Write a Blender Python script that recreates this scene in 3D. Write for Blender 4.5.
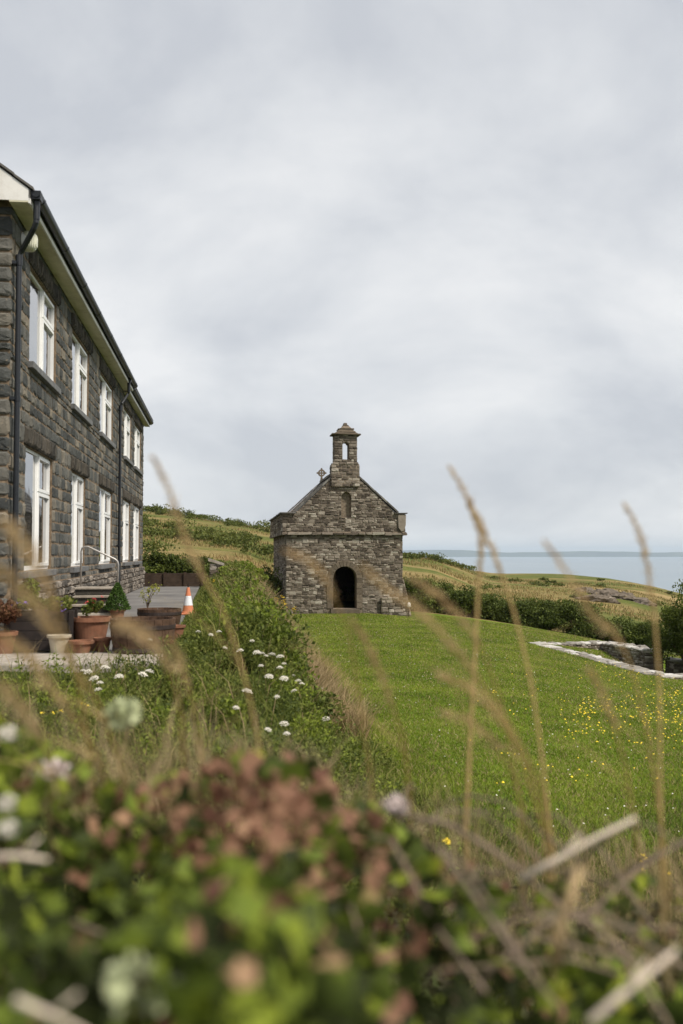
import bpy, bmesh, math, random
import numpy as np
from mathutils import Vector, Matrix, noise as mnoise

for _o in list(bpy.data.objects):
    bpy.data.objects.remove(_o)
scene = bpy.context.scene
COL = scene.collection
R = math.radians
EYE = 1.13                       # eye height above the terrace (z = 0)
PITCH = math.atan(41.5 / 995.6)
F = 995.6

# ------------------------------------------------------------------ camera
cam_d = bpy.data.cameras.new('camera')
cam = bpy.data.objects.new('camera', cam_d)
COL.objects.link(cam)
cam.location = (0, 0, EYE)
cam.rotation_euler = (math.pi / 2 + PITCH, 0, 0)
cam_d.sensor_fit = 'VERTICAL'
cam_d.sensor_height = 36
cam_d.lens = 35
cam_d.clip_start = 0.05
cam_d.clip_end = 60000
cam_d.dof.use_dof = True
cam_d.dof.focus_distance = 36
cam_d.dof.aperture_fstop = 2.3
scene.camera = cam

# ------------------------------------------------------------------ world: overcast sky with cloud layers
SUN_EL, SUN_AZ = R(50), R(125)      # azimuth clockwise from +Y
world = bpy.data.worlds.new('World')
scene.world = world
world.use_nodes = True
wn, wl = world.node_tree.nodes, world.node_tree.links
wn.clear()
def N(nodes, t, **kw):
    n = nodes.new(t)
    for k, v in kw.items():
        setattr(n, k, v)
    return n
w_out = N(wn, 'ShaderNodeOutputWorld')
w_mix = N(wn, 'ShaderNodeMixShader')
w_mix.inputs[0].default_value = 0.93
b_sky = N(wn, 'ShaderNodeBackground'); b_sky.inputs[1].default_value = 0.08
b_cl = N(wn, 'ShaderNodeBackground'); b_cl.inputs[1].default_value = 1.0
sky = N(wn, 'ShaderNodeTexSky', sky_type='NISHITA', sun_disc=False)
sky.sun_elevation = SUN_EL
sky.sun_rotation = SUN_AZ
wl.new(sky.outputs[0], b_sky.inputs[0])
tc = N(wn, 'ShaderNodeTexCoord')
sep = N(wn, 'ShaderNodeSeparateXYZ'); wl.new(tc.outputs['Generated'], sep.inputs[0])
zc = N(wn, 'ShaderNodeMath', operation='MAXIMUM'); wl.new(sep.outputs[2], zc.inputs[0]); zc.inputs[1].default_value = 0.0
za = N(wn, 'ShaderNodeMath', operation='ADD'); wl.new(zc.outputs[0], za.inputs[0]); za.inputs[1].default_value = 0.42
dx = N(wn, 'ShaderNodeMath', operation='DIVIDE'); wl.new(sep.outputs[0], dx.inputs[0]); wl.new(za.outputs[0], dx.inputs[1])
dy = N(wn, 'ShaderNodeMath', operation='DIVIDE'); wl.new(sep.outputs[1], dy.inputs[0]); wl.new(za.outputs[0], dy.inputs[1])
cmb = N(wn, 'ShaderNodeCombineXYZ'); wl.new(dx.outputs[0], cmb.inputs[0]); wl.new(dy.outputs[0], cmb.inputs[1])
mp = N(wn, 'ShaderNodeMapping'); wl.new(cmb.outputs[0], mp.inputs[0])
mp.inputs['Location'].default_value = (3.3, 1.15, 0); mp.inputs['Scale'].default_value = (1.0, 1.15, 1); mp.inputs['Rotation'].default_value = (0, 0, R(-14))
n1 = N(wn, 'ShaderNodeTexNoise'); n1.inputs['Scale'].default_value = 1.7; n1.inputs['Detail'].default_value = 7; n1.inputs['Roughness'].default_value = 0.55
n1.inputs['Distortion'].default_value = 0.35
wl.new(mp.outputs[0], n1.inputs['Vector'])
cr = N(wn, 'ShaderNodeValToRGB')
cr.color_ramp.elements[0].position = 0.36; cr.color_ramp.elements[0].color = (0.475, 0.495, 0.53, 1)
cr.color_ramp.elements[1].position = 0.64; cr.color_ramp.elements[1].color = (0.70, 0.705, 0.71, 1)
e = cr.color_ramp.elements.new(0.50); e.color = (0.59, 0.605, 0.625, 1)
wl.new(n1.outputs[0], cr.inputs[0])
wl.new(cr.outputs[0], b_cl.inputs[0])
wl.new(b_sky.outputs[0], w_mix.inputs[1]); wl.new(b_cl.outputs[0], w_mix.inputs[2]); wl.new(w_mix.outputs[0], w_out.inputs[0])

# ------------------------------------------------------------------ sun behind thin cloud
sun_d = bpy.data.lights.new('sun', 'SUN'); sun = bpy.data.objects.new('sun', sun_d); COL.objects.link(sun)
sun_d.energy = 3.6; sun_d.angle = R(10); sun_d.color = (1.0, 0.93, 0.82)
_sd = Vector((math.sin(SUN_AZ) * math.cos(SUN_EL), math.cos(SUN_AZ) * math.cos(SUN_EL), math.sin(SUN_EL)))
sun.rotation_euler = _sd.to_track_quat('Z', 'Y').to_euler()

scene.view_settings.view_transform = 'Standard'
scene.view_settings.look = 'None'
scene.view_settings.exposure = 0.38
scene.view_settings.gamma = 1.0
scene.view_settings.use_curve_mapping = False
scene.render.engine = 'CYCLES'
scene.cycles.use_denoising = True
scene.cycles.max_bounces = 6
scene.cycles.diffuse_bounces = 3
scene.cycles.transparent_max_bounces = 8
scene.cycles.volume_bounces = 0

# ------------------------------------------------------------------ frames: everything built stands square to the house and chapel
TH = math.atan(119.5 / 995.6)
CS, SN = math.cos(TH), math.sin(TH)
def W(u, v, z=0.0):
    return Vector((u * CS - v * SN, u * SN + v * CS, z))
def UV(x, y):
    return x * CS + y * SN, -x * SN + y * CS
def ray(px, py):
    cx, cy = px - 341.5, 512 - py
    return Vector((cx, F * math.cos(PITCH) - cy * math.sin(PITCH), F * math.sin(PITCH) + cy * math.cos(PITCH))).normalized()
def at(px, py, dist):
    """point at horizontal distance dist (along +Y)"""
    d = ray(px, py)
    return Vector((0, 0, EYE)) + d * (dist / d.y)
def on_z(px, py, z=0.0):
    d = ray(px, py)
    return Vector((0, 0, EYE)) + d * ((z - EYE) / d.z)
def v_of(px, u):
    t = (px - 341.5) / F
    return u * (CS - t * SN) / (SN + t * CS)
def z_of(px, py, u):
    v = v_of(px, u)
    return at(px, py, W(u, v).y).z

# ------------------------------------------------------------------ materials
MATS = {}
def mat(name):
    m = bpy.data.materials.new(name); m.use_nodes = True
    m.node_tree.nodes.clear()
    MATS[name] = m
    return m, m.node_tree.nodes, m.node_tree.links
def ramp(nodes, stops, interp='LINEAR'):
    r = nodes.new('ShaderNodeValToRGB'); r.color_ramp.interpolation = interp
    els = r.color_ramp.elements
    while len(els) < len(stops):
        els.new(0.5)
    for e, (p, c) in zip(els, stops):
        e.position = p; e.color = (c[0], c[1], c[2], 1)
    return r
def noise_tex(nodes, links, vec, scale, detail=4, rough=0.55, dist=0.0):
    n = nodes.new('ShaderNodeTexNoise')
    n.inputs['Scale'].default_value = scale; n.inputs['Detail'].default_value = detail
    n.inputs['Roughness'].default_value = rough; n.inputs['Distortion'].default_value = dist
    if vec is not None:
        links.new(vec, n.inputs['Vector'])
    return n
def mixc(nodes, links, a, b, fac, blend='MIX'):
    m = nodes.new('ShaderNodeMix'); m.data_type = 'RGBA'; m.blend_type = blend
    for sock, v in ((m.inputs[6], a), (m.inputs[7], b), (m.inputs[0], fac)):
        if isinstance(v, (int, float)):
            sock.default_value = v
        elif isinstance(v, tuple):
            sock.default_value = (v[0], v[1], v[2], 1)
        else:
            links.new(v, sock)
    return m.outputs[2]
def bump(nodes, links, h, strength, dist=0.02, prev=None):
    b = nodes.new('ShaderNodeBump'); b.inputs['Strength'].default_value = strength; b.inputs['Distance'].default_value = dist
    links.new(h, b.inputs['Height'])
    if prev: links.new(prev, b.inputs['Normal'])
    return b.outputs[0]
def finish(nodes, links, color, rough=0.85, normal=None, spec=0.3, metal=0.0):
    p = nodes.new('ShaderNodeBsdfPrincipled'); o = nodes.new('ShaderNodeOutputMaterial')
    if isinstance(color, tuple): p.inputs['Base Color'].default_value = (*color, 1)
    else: links.new(color, p.inputs['Base Color'])
    if isinstance(rough, (int, float)): p.inputs['Roughness'].default_value = rough
    else: links.new(rough, p.inputs['Roughness'])
    p.inputs['Specular IOR Level'].default_value = spec
    p.inputs['Metallic'].default_value = metal
    if normal: links.new(normal, p.inputs['Normal'])
    links.new(p.outputs[0], o.inputs[0])
    return p
def coords(nodes):
    return nodes.new('ShaderNodeTexCoord').outputs['Object']
def island(nodes):
    return nodes.new('ShaderNodeNewGeometry').outputs['Random Per Island']

def stone_mat(name, stops, mottles, grime=0.5, scale=9, bs=0.6):
    m, n, l = mat(name)
    c = coords(n)
    r = ramp(n, stops); l.new(island(n), r.inputs[0])
    n1 = noise_tex(n, l, c, scale, 6, 0.65)
    r1 = ramp(n, [(0.32, (0, 0, 0)), (0.72, (1, 1, 1))]); l.new(n1.outputs[0], r1.inputs[0])
    dark = mixc(n, l, r.outputs[0], (0.45, 0.42, 0.38), grime, 'MULTIPLY')
    col = mixc(n, l, dark, r.outputs[0], r1.outputs[0])
    n2 = noise_tex(n, l, c, scale * 3.1, 5, 0.7)
    r2 = ramp(n, [(0.60, (0, 0, 0)), (0.70, (1, 1, 1))]); l.new(n2.outputs[0], r2.inputs[0])
    n3 = noise_tex(n, l, c, 1.3, 3, 0.6)
    r3 = ramp(n, [(0.42, (0, 0, 0)), (0.62, (1, 1, 1))]); l.new(n3.outputs[0], r3.inputs[0])
    f = n.new('ShaderNodeMath'); f.operation = 'MULTIPLY'; l.new(r2.outputs[0], f.inputs[0]); l.new(r3.outputs[0], f.inputs[1])
    col = mixc(n, l, col, mottles, f.outputs[0])
    nb = noise_tex(n, l, c, scale * 4, 8, 0.7)
    finish(n, l, col, 0.92, bump(n, l, nb.outputs[0], bs, 0.03), 0.15)
    return m
def plain(name, color, rough=0.6, var=0.15, scale=12, spec=0.4, bs=0.1, metal=0.0, dirt=None):
    m, n, l = mat(name)
    c = coords(n)
    n1 = noise_tex(n, l, c, scale, 6, 0.6)
    lo = tuple(x * (1 - var) for x in color); hi = tuple(min(1, x * (1 + var)) for x in color)
    r = ramp(n, [(0.3, lo), (0.7, hi)]); l.new(n1.outputs[0], r.inputs[0])
    col = r.outputs[0]
    if dirt:
        n2 = noise_tex(n, l, c, scale * 0.35, 7, 0.7)
        r2 = ramp(n, [(0.5, (0, 0, 0)), (0.75, (1, 1, 1))]); l.new(n2.outputs[0], r2.inputs[0])
        col = mixc(n, l, col, dirt, r2.outputs[0])
    finish(n, l, col, rough, bump(n, l, n1.outputs[0], bs, 0.01), spec, metal)
    return m
def leaf_mat(name, stops, scale=1.5, trans=0.35, patches=None):
    """leaf colour: random per leaf, shifted by patches of older and younger growth"""
    m, n, l = mat(name)
    c = coords(n)
    n1 = noise_tex(n, l, c, scale, 3, 0.6)
    a = n.new('ShaderNodeMath'); a.operation = 'MULTIPLY_ADD'
    l.new(n1.outputs[0], a.inputs[0]); a.inputs[1].default_value = 1.3; a.inputs[2].default_value = -0.35
    b = n.new('ShaderNodeMath'); b.operation = 'MULTIPLY_ADD'
    l.new(island(n), b.inputs[0]); b.inputs[1].default_value = 0.55; l.new(a.outputs[0], b.inputs[2])
    s = n.new('ShaderNodeMath'); s.operation = 'MULTIPLY'; l.new(b.outputs[0], s.inputs[0]); s.inputs[1].default_value = 0.8
    r = ramp(n, stops); l.new(s.outputs[0], r.inputs[0])
    col = r.outputs[0]
    if patches:
        n2 = noise_tex(n, l, c, patches[1], 3, 0.6)
        r2 = ramp(n, [(patches[2], (0, 0, 0)), (patches[2] + 0.1, (1, 1, 1))]); l.new(n2.outputs[0], r2.inputs[0])
        col = mixc(n, l, col, patches[0], r2.outputs[0])
    d = n.new('ShaderNodeBsdfPrincipled'); l.new(col, d.inputs['Base Color']); d.inputs['Roughness'].default_value = 0.65
    d.inputs['Specular IOR Level'].default_value = 0.2
    t = n.new('ShaderNodeBsdfTranslucent'); l.new(col, t.inputs[0])
    mx = n.new('ShaderNodeMixShader'); mx.inputs[0].default_value = trans
    o = n.new('ShaderNodeOutputMaterial')
    l.new(d.outputs[0], mx.inputs[1]); l.new(t.outputs[0], mx.inputs[2]); l.new(mx.outputs[0], o.inputs[0])
    return m

M_hstone = stone_mat('house_stone', [(0.0, (0.058, 0.062, 0.062)), (0.4, (0.098, 0.102, 0.098)), (0.7, (0.138, 0.137, 0.126)), (0.88, (0.18, 0.168, 0.145)), (1.0, (0.25, 0.22, 0.175))], (0.27, 0.21, 0.14), 0.5, 7)
M_plinth = stone_mat('plinth_stone', [(0.0, (0.07, 0.065, 0.06)), (0.5, (0.17, 0.15, 0.13)), (1.0, (0.34, 0.30, 0.26))], (0.5, 0.47, 0.44), 0.7, 8)
M_lintel = stone_mat('lintel_stone', [(0.0, (0.05, 0.048, 0.044)), (1.0, (0.11, 0.097, 0.08))], (0.18, 0.15, 0.11), 0.5, 7)
M_hmortar = plain('brown_mortar', (0.19, 0.14, 0.095), 0.95, 0.45, 14, 0.1, 0.8)
M_cstone = stone_mat('rubble_stone', [(0.0, (0.07, 0.058, 0.047)), (0.3, (0.145, 0.12, 0.097)), (0.6, (0.225, 0.192, 0.158)), (0.85, (0.31, 0.27, 0.225)), (1.0, (0.46, 0.42, 0.36))], (0.44, 0.39, 0.31), 0.6, 6)
M_cmortar = plain('old_lime_mortar', (0.20, 0.16, 0.12), 0.95, 0.5, 10, 0.1, 0.8)
M_dressed = stone_mat('dressed_stone', [(0.0, (0.11, 0.09, 0.068)), (1.0, (0.21, 0.17, 0.13))], (0.30, 0.26, 0.2), 0.6, 7)
M_slate = stone_mat('roof_slate', [(0.0, (0.10, 0.095, 0.09)), (0.6, (0.16, 0.15, 0.14)), (1.0, (0.24, 0.23, 0.21))], (0.3, 0.28, 0.2), 0.4, 5, 0.4)
M_ruin = stone_mat('ruin_stone', [(0.0, (0.11, 0.09, 0.07)), (0.5, (0.22, 0.185, 0.15)), (1.0, (0.50, 0.46, 0.41))], (0.6, 0.58, 0.55), 0.7, 6)
M_ruintop = stone_mat('lichened_coping', [(0.0, (0.22, 0.20, 0.17)), (0.5, (0.38, 0.36, 0.33)), (1.0, (0.62, 0.60, 0.57))], (0.72, 0.71, 0.69), 0.5, 9)
M_dark = plain('painted_room_dark', (0.02, 0.018, 0.016), 0.9, 0.2)
M_upvc = plain('white_window_plastic', (0.78, 0.78, 0.77), 0.35, 0.04, 6, 0.5, 0.02)
M_black = plain('black_gutter_plastic', (0.008, 0.010, 0.014), 0.42, 0.2, 10, 0.5, 0.03)
M_soffit = plain('aged_cream_soffit', (0.58, 0.54, 0.40), 0.6, 0.1, 5, 0.3, 0.05, dirt=(0.36, 0.31, 0.2))
M_fascia = plain('dark_fascia', (0.05, 0.045, 0.04), 0.6, 0.2, 5)
M_barge = plain('painted_bargeboard', (0.74, 0.72, 0.69), 0.55, 0.06, 4, 0.3, 0.05, dirt=(0.5, 0.46, 0.4))
M_sill = plain('slate_sill', (0.13, 0.13, 0.13), 0.7, 0.3, 9, 0.3, 0.3)
M_metal = plain('galvanised_rail', (0.42, 0.40, 0.38), 0.45, 0.15, 20, 0.5, 0.05, 0.6)
M_terra = plain('terracotta', (0.23, 0.108, 0.065), 0.85, 0.25, 9, 0.15, 0.15, dirt=(0.22, 0.15, 0.10))
M_cream = plain('cream_plastic', (0.52, 0.46, 0.36), 0.6, 0.1, 9, 0.3, 0.05, dirt=(0.38, 0.31, 0.22))
M_wood = plain('weathered_barrel_wood', (0.085, 0.05, 0.032), 0.85, 0.4, 16, 0.2, 0.4)
M_dwood = plain('dark_stained_wood', (0.022, 0.016, 0.014), 0.7, 0.35, 12, 0.3, 0.3)
M_hoop = plain('rusty_hoop', (0.06, 0.045, 0.04), 0.6, 0.3, 10, 0.4, 0.1, 0.5)
M_soil = plain('potting_soil', (0.035, 0.025, 0.018), 0.95, 0.4, 30, 0.1, 0.6)
M_orange = plain('cone_orange', (0.58, 0.20, 0.10), 0.6, 0.12, 12, 0.3, 0.03, dirt=(0.45, 0.22, 0.13))
M_reflect = plain('reflective_sleeve', (0.72, 0.74, 0.78), 0.35, 0.04, 12, 0.5, 0.02)
M_stalk = leaf_mat('dry_grass_straw', [(0.0, (0.42, 0.30, 0.12)), (0.5, (0.60, 0.44, 0.20)), (1.0, (0.72, 0.58, 0.32))], 3, 0.35)
M_head = leaf_mat('seed_head_straw', [(0.0, (0.42, 0.28, 0.14)), (0.5, (0.62, 0.46, 0.26)), (1.0, (0.76, 0.62, 0.40))], 3, 0.35)
M_twig = plain('bleached_twig', (0.62, 0.52, 0.42), 0.8, 0.2, 20, 0.2, 0.2)
M_stem = plain('bramble_stem', (0.20, 0.15, 0.11), 0.8, 0.4, 20, 0.2, 0.2)
M_bark = plain('shrub_bark', (0.09, 0.065, 0.045), 0.9, 0.4, 20, 0.2, 0.4)
M_white = plain('white_petals', (0.66, 0.62, 0.54), 0.7, 0.08, 20, 0.2, 0.1)
M_yellow = plain('yellow_petals', (0.80, 0.58, 0.04), 0.6, 0.1, 20, 0.2, 0.1)
M_purple = plain('purple_petals', (0.17, 0.09, 0.52), 0.6, 0.15, 20, 0.2, 0.1)
M_red = plain('red_petals', (0.42, 0.05, 0.05), 0.6, 0.15, 20, 0.2, 0.1)
M_magenta = plain('magenta_petals', (0.30, 0.03, 0.14), 0.6, 0.15, 20, 0.2, 0.1)
L_bank = leaf_mat('bank_leaves', [(0.0, (0.030, 0.042, 0.010)), (0.3, (0.075, 0.10, 0.020)), (0.55, (0.14, 0.17, 0.033)), (0.8, (0.24, 0.25, 0.06)), (1.0, (0.34, 0.27, 0.12))], 1.3)
L_bright = leaf_mat('bright_shrub_leaves', [(0.0, (0.06, 0.085, 0.012)), (0.4, (0.15, 0.20, 0.025)), (1.0, (0.32, 0.36, 0.05))], 1.6)
L_dark = leaf_mat('dark_hedge_leaves', [(0.0, (0.026, 0.036, 0.009)), (0.4, (0.075, 0.10, 0.02)), (1.0, (0.21, 0.245, 0.045))], 0.7, 0.25)
L_hill = leaf_mat('gorse_leaves', [(0.0, (0.04, 0.055, 0.012)), (0.5, (0.10, 0.12, 0.025)), (1.0, (0.19, 0.19, 0.045))], 0.25, 0.25)
L_conifer = leaf_mat('conifer_leaves', [(0.0, (0.03, 0.06, 0.012)), (0.5, (0.07, 0.13, 0.025)), (1.0, (0.13, 0.2, 0.04))], 4, 0.25)
L_yellow = leaf_mat('yellow_green_leaves', [(0.0, (0.20, 0.22, 0.04)), (1.0, (0.48, 0.46, 0.10))], 4)
L_russet = leaf_mat('russet_leaves', [(0.0, (0.10, 0.045, 0.03)), (0.5, (0.19, 0.09, 0.05)), (1.0, (0.14, 0.13, 0.04))], 4)
L_straw = leaf_mat('straw_blades', [(0.0, (0.17, 0.13, 0.06)), (0.4, (0.34, 0.25, 0.13)), (0.7, (0.46, 0.35, 0.20)), (1.0, (0.58, 0.47, 0.31))], 0.9, 0.35)
L_tawny = leaf_mat('tawny_hill_grass', [(0.0, (0.07, 0.085, 0.02)), (0.3, (0.16, 0.145, 0.04)), (0.55, (0.29, 0.21, 0.09)), (1.0, (0.42, 0.30, 0.15))], 0.12, 0.3)
L_green = leaf_mat('green_blades', [(0.0, (0.045, 0.062, 0.012)), (0.35, (0.10, 0.13, 0.022)), (0.65, (0.19, 0.20, 0.045)), (0.85, (0.32, 0.27, 0.10)), (1.0, (0.42, 0.32, 0.16))], 1.2, 0.35)
L_rough = leaf_mat('rough_grass_blades', [(0.0, (0.035, 0.045, 0.010)), (0.4, (0.07, 0.09, 0.016)), (0.7, (0.13, 0.14, 0.03)), (0.9, (0.24, 0.19, 0.08)), (1.0, (0.36, 0.27, 0.15))], 2.0, 0.35)
L_lawn = leaf_mat('lawn_blades', [(0.0, (0.055, 0.085, 0.010)), (0.28, (0.115, 0.165, 0.016)), (0.52, (0.195, 0.25, 0.024)), (0.76, (0.30, 0.335, 0.05)), (1.0, (0.42, 0.38, 0.12))], 0.7, 0.35)
L_bramble = leaf_mat('bramble_leaves', [(0.0, (0.016, 0.018, 0.007)), (0.34, (0.035, 0.045, 0.013)), (0.48, (0.085, 0.115, 0.024)), (0.60, (0.19, 0.25, 0.035)), (0.78, (0.36, 0.42, 0.05)), (1.0, (0.66, 0.52, 0.07))], 7, 0.4)  # ramp ends pushed apart to paint leaf highlights and dark gaps
L_under = leaf_mat('shade_toned_old_leaves', [(0.0, (0.015, 0.016, 0.008)), (0.5, (0.05, 0.05, 0.02)), (0.8, (0.11, 0.085, 0.045)), (1.0, (0.10, 0.13, 0.03))], 4, 0.2)  # leaf colour darkened to carry the shade beneath the brambles
L_redleaf = leaf_mat('reddened_leaves', [(0.0, (0.09, 0.04, 0.03)), (0.25, (0.19, 0.09, 0.06)), (0.5, (0.32, 0.175, 0.11)), (0.7, (0.46, 0.28, 0.17)), (0.85, (0.42, 0.33, 0.13)), (1.0, (0.36, 0.36, 0.10))], 6, 0.4)

def make_glass():
    m, n, l = mat('window_glass')
    c = coords(n)
    n1 = noise_tex(n, l, c, 1.7, 2, 0.5)
    p = finish(n, l, (0.02, 0.022, 0.025), 0.03, bump(n, l, n1.outputs[0], 0.25, 0.02), 1.0)
    p.inputs['Coat Weight'].default_value = 1.0; p.inputs['Coat Roughness'].default_value = 0.02
    return m
M_glass = make_glass()
def make_lampglass():
    m, n, l = mat('ribbed_lamp_glass')
    c = coords(n)
    w = n.new('ShaderNodeTexWave'); w.inputs['Scale'].default_value = 14; l.new(c, w.inputs[0])
    finish(n, l, (0.66, 0.65, 0.52), 0.25, bump(n, l, w.outputs[1], 0.6, 0.01), 0.5)
    return m
M_lampglass = make_lampglass()
def make_tarmac():
    m, n, l = mat('worn_tarmac')
    c = coords(n)
    n1 = noise_tex(n, l, c, 0.8, 6, 0.6); n2 = noise_tex(n, l, c, 60, 3, 0.6)
    r = ramp(n, [(0.3, (0.10, 0.096, 0.095)), (0.7, (0.21, 0.20, 0.19))]); l.new(n1.outputs[0], r.inputs[0])
    col = mixc(n, l, r.outputs[0], n2.outputs['Color'], 0.12, 'OVERLAY')
    finish(n, l, col, 0.9, bump(n, l, n2.outputs[0], 0.5, 0.01), 0.2)
    return m
M_tarmac = make_tarmac()
M_slab = plain('worn_paving_stone', (0.34, 0.30, 0.255), 0.9, 0.3, 7, 0.2, 0.5, dirt=(0.2, 0.17, 0.13))
M_brownwall = plain('dark_brown_board', (0.05, 0.034, 0.024), 0.85, 0.35, 6, 0.2, 0.3)

def make_lawn():
    m, n, l = mat('mown_lawn')
    c = coords(n)
    n1 = noise_tex(n, l, c, 0.55, 5, 0.6); n2 = noise_tex(n, l, c, 9, 5, 0.7)
    r = ramp(n, [(0.3, (0.045, 0.085, 0.010)), (0.5, (0.095, 0.16, 0.013)), (0.72, (0.17, 0.21, 0.03))]); l.new(n1.outputs[0], r.inputs[0])
    r2 = ramp(n, [(0.35, (0.35, 0.35, 0.35)), (0.7, (0.75, 0.72, 0.6))]); l.new(n2.outputs[0], r2.inputs[0])
    col = mixc(n, l, r.outputs[0], r2.outputs[0], 0.55, 'OVERLAY')
    finish(n, l, col, 0.95, bump(n, l, n2.outputs[0], 0.8, 0.04), 0.1)
    return m
M_lawn = make_lawn()
def make_rough():
    m, n, l = mat('rough_earth')
    c = coords(n)
    n1 = noise_tex(n, l, c, 1.5, 6, 0.65)
    r = ramp(n, [(0.35, (0.030, 0.034, 0.014)), (0.55, (0.06, 0.075, 0.02)), (0.75, (0.12, 0.10, 0.05))]); l.new(n1.outputs[0], r.inputs[0])
    finish(n, l, r.outputs[0], 0.95, bump(n, l, n1.outputs[0], 0.8, 0.08), 0.1)
    return m
M_rough = make_rough()
def make_hill():
    m, n, l = mat('hillside_grass')
    c = coords(n)
    mp = n.new('ShaderNodeMapping'); l.new(c, mp.inputs[0]); mp.inputs['Scale'].default_value = (0.35, 1.0, 1.6); mp.inputs['Rotation'].default_value = (0, 0, R(12))
    n1 = noise_tex(n, l, mp.outputs[0], 0.11, 6, 0.62, 0.6)
    n2 = noise_tex(n, l, c, 1.6, 6, 0.7)
    r = ramp(n, [(0.36, (0.06, 0.08, 0.018)), (0.46, (0.11, 0.125, 0.03)), (0.53, (0.19, 0.155, 0.06)), (0.64, (0.29, 0.215, 0.10)), (0.8, (0.36, 0.27, 0.14))]); l.new(n1.outputs[0], r.inputs[0])
    r2 = ramp(n, [(0.35, (0.3, 0.32, 0.3)), (0.7, (0.72, 0.68, 0.6))]); l.new(n2.outputs[0], r2.inputs[0])
    col = mixc(n, l, r.outputs[0], r2.outputs[0], 0.6, 'OVERLAY')
    # bare rock where the ground is steep
    g = n.new('ShaderNodeNewGeometry'); s = n.new('ShaderNodeSeparateXYZ'); l.new(g.outputs['True Normal'], s.inputs[0])
    rs = ramp(n, [(0.74, (1, 1, 1)), (0.86, (0, 0, 0))]); l.new(s.outputs[2], rs.inputs[0])
    col = mixc(n, l, col, (0.20, 0.175, 0.15), rs.outputs[0])
    finish(n, l, col, 0.95, bump(n, l, n2.outputs[0], 0.9, 0.25), 0.1)
    return m
M_hill = make_hill()
def make_sea():
    m, n, l = mat('sea_water')
    c = coords(n)
    mp = n.new('ShaderNodeMapping'); l.new(c, mp.inputs[0]); mp.inputs['Scale'].default_value = (1, 1, 1)
    n1 = noise_tex(n, l, mp.outputs[0], 0.05, 6, 0.65); n2 = noise_tex(n, l, c, 0.0011, 4, 0.6)
    r = ramp(n, [(0.35, (0.17, 0.22, 0.26)), (0.65, (0.215, 0.26, 0.29))]); l.new(n2.outputs[0], r.inputs[0])
    finish(n, l, r.outputs[0], 0.3, bump(n, l, n1.outputs[0], 0.4, 2.0), 0.5)
    return m
M_sea = make_sea()
def make_coast():
    m, n, l = mat('distant_fields')
    c = coords(n)
    n1 = noise_tex(n, l, c, 0.0016, 5, 0.6)
    r = ramp(n, [(0.35, (0.02, 0.035, 0.03)), (0.55, (0.045, 0.065, 0.035)), (0.7, (0.12, 0.12, 0.07))]); l.new(n1.outputs[0], r.inputs[0])
    finish(n, l, r.outputs[0], 0.95, None, 0.1)
    return m
M_coast = make_coast()
M_rock = stone_mat('cliff_rock', [(0.0, (0.14, 0.115, 0.09)), (1.0, (0.28, 0.235, 0.19))], (0.45, 0.40, 0.34), 0.8, 1.2)

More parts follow.
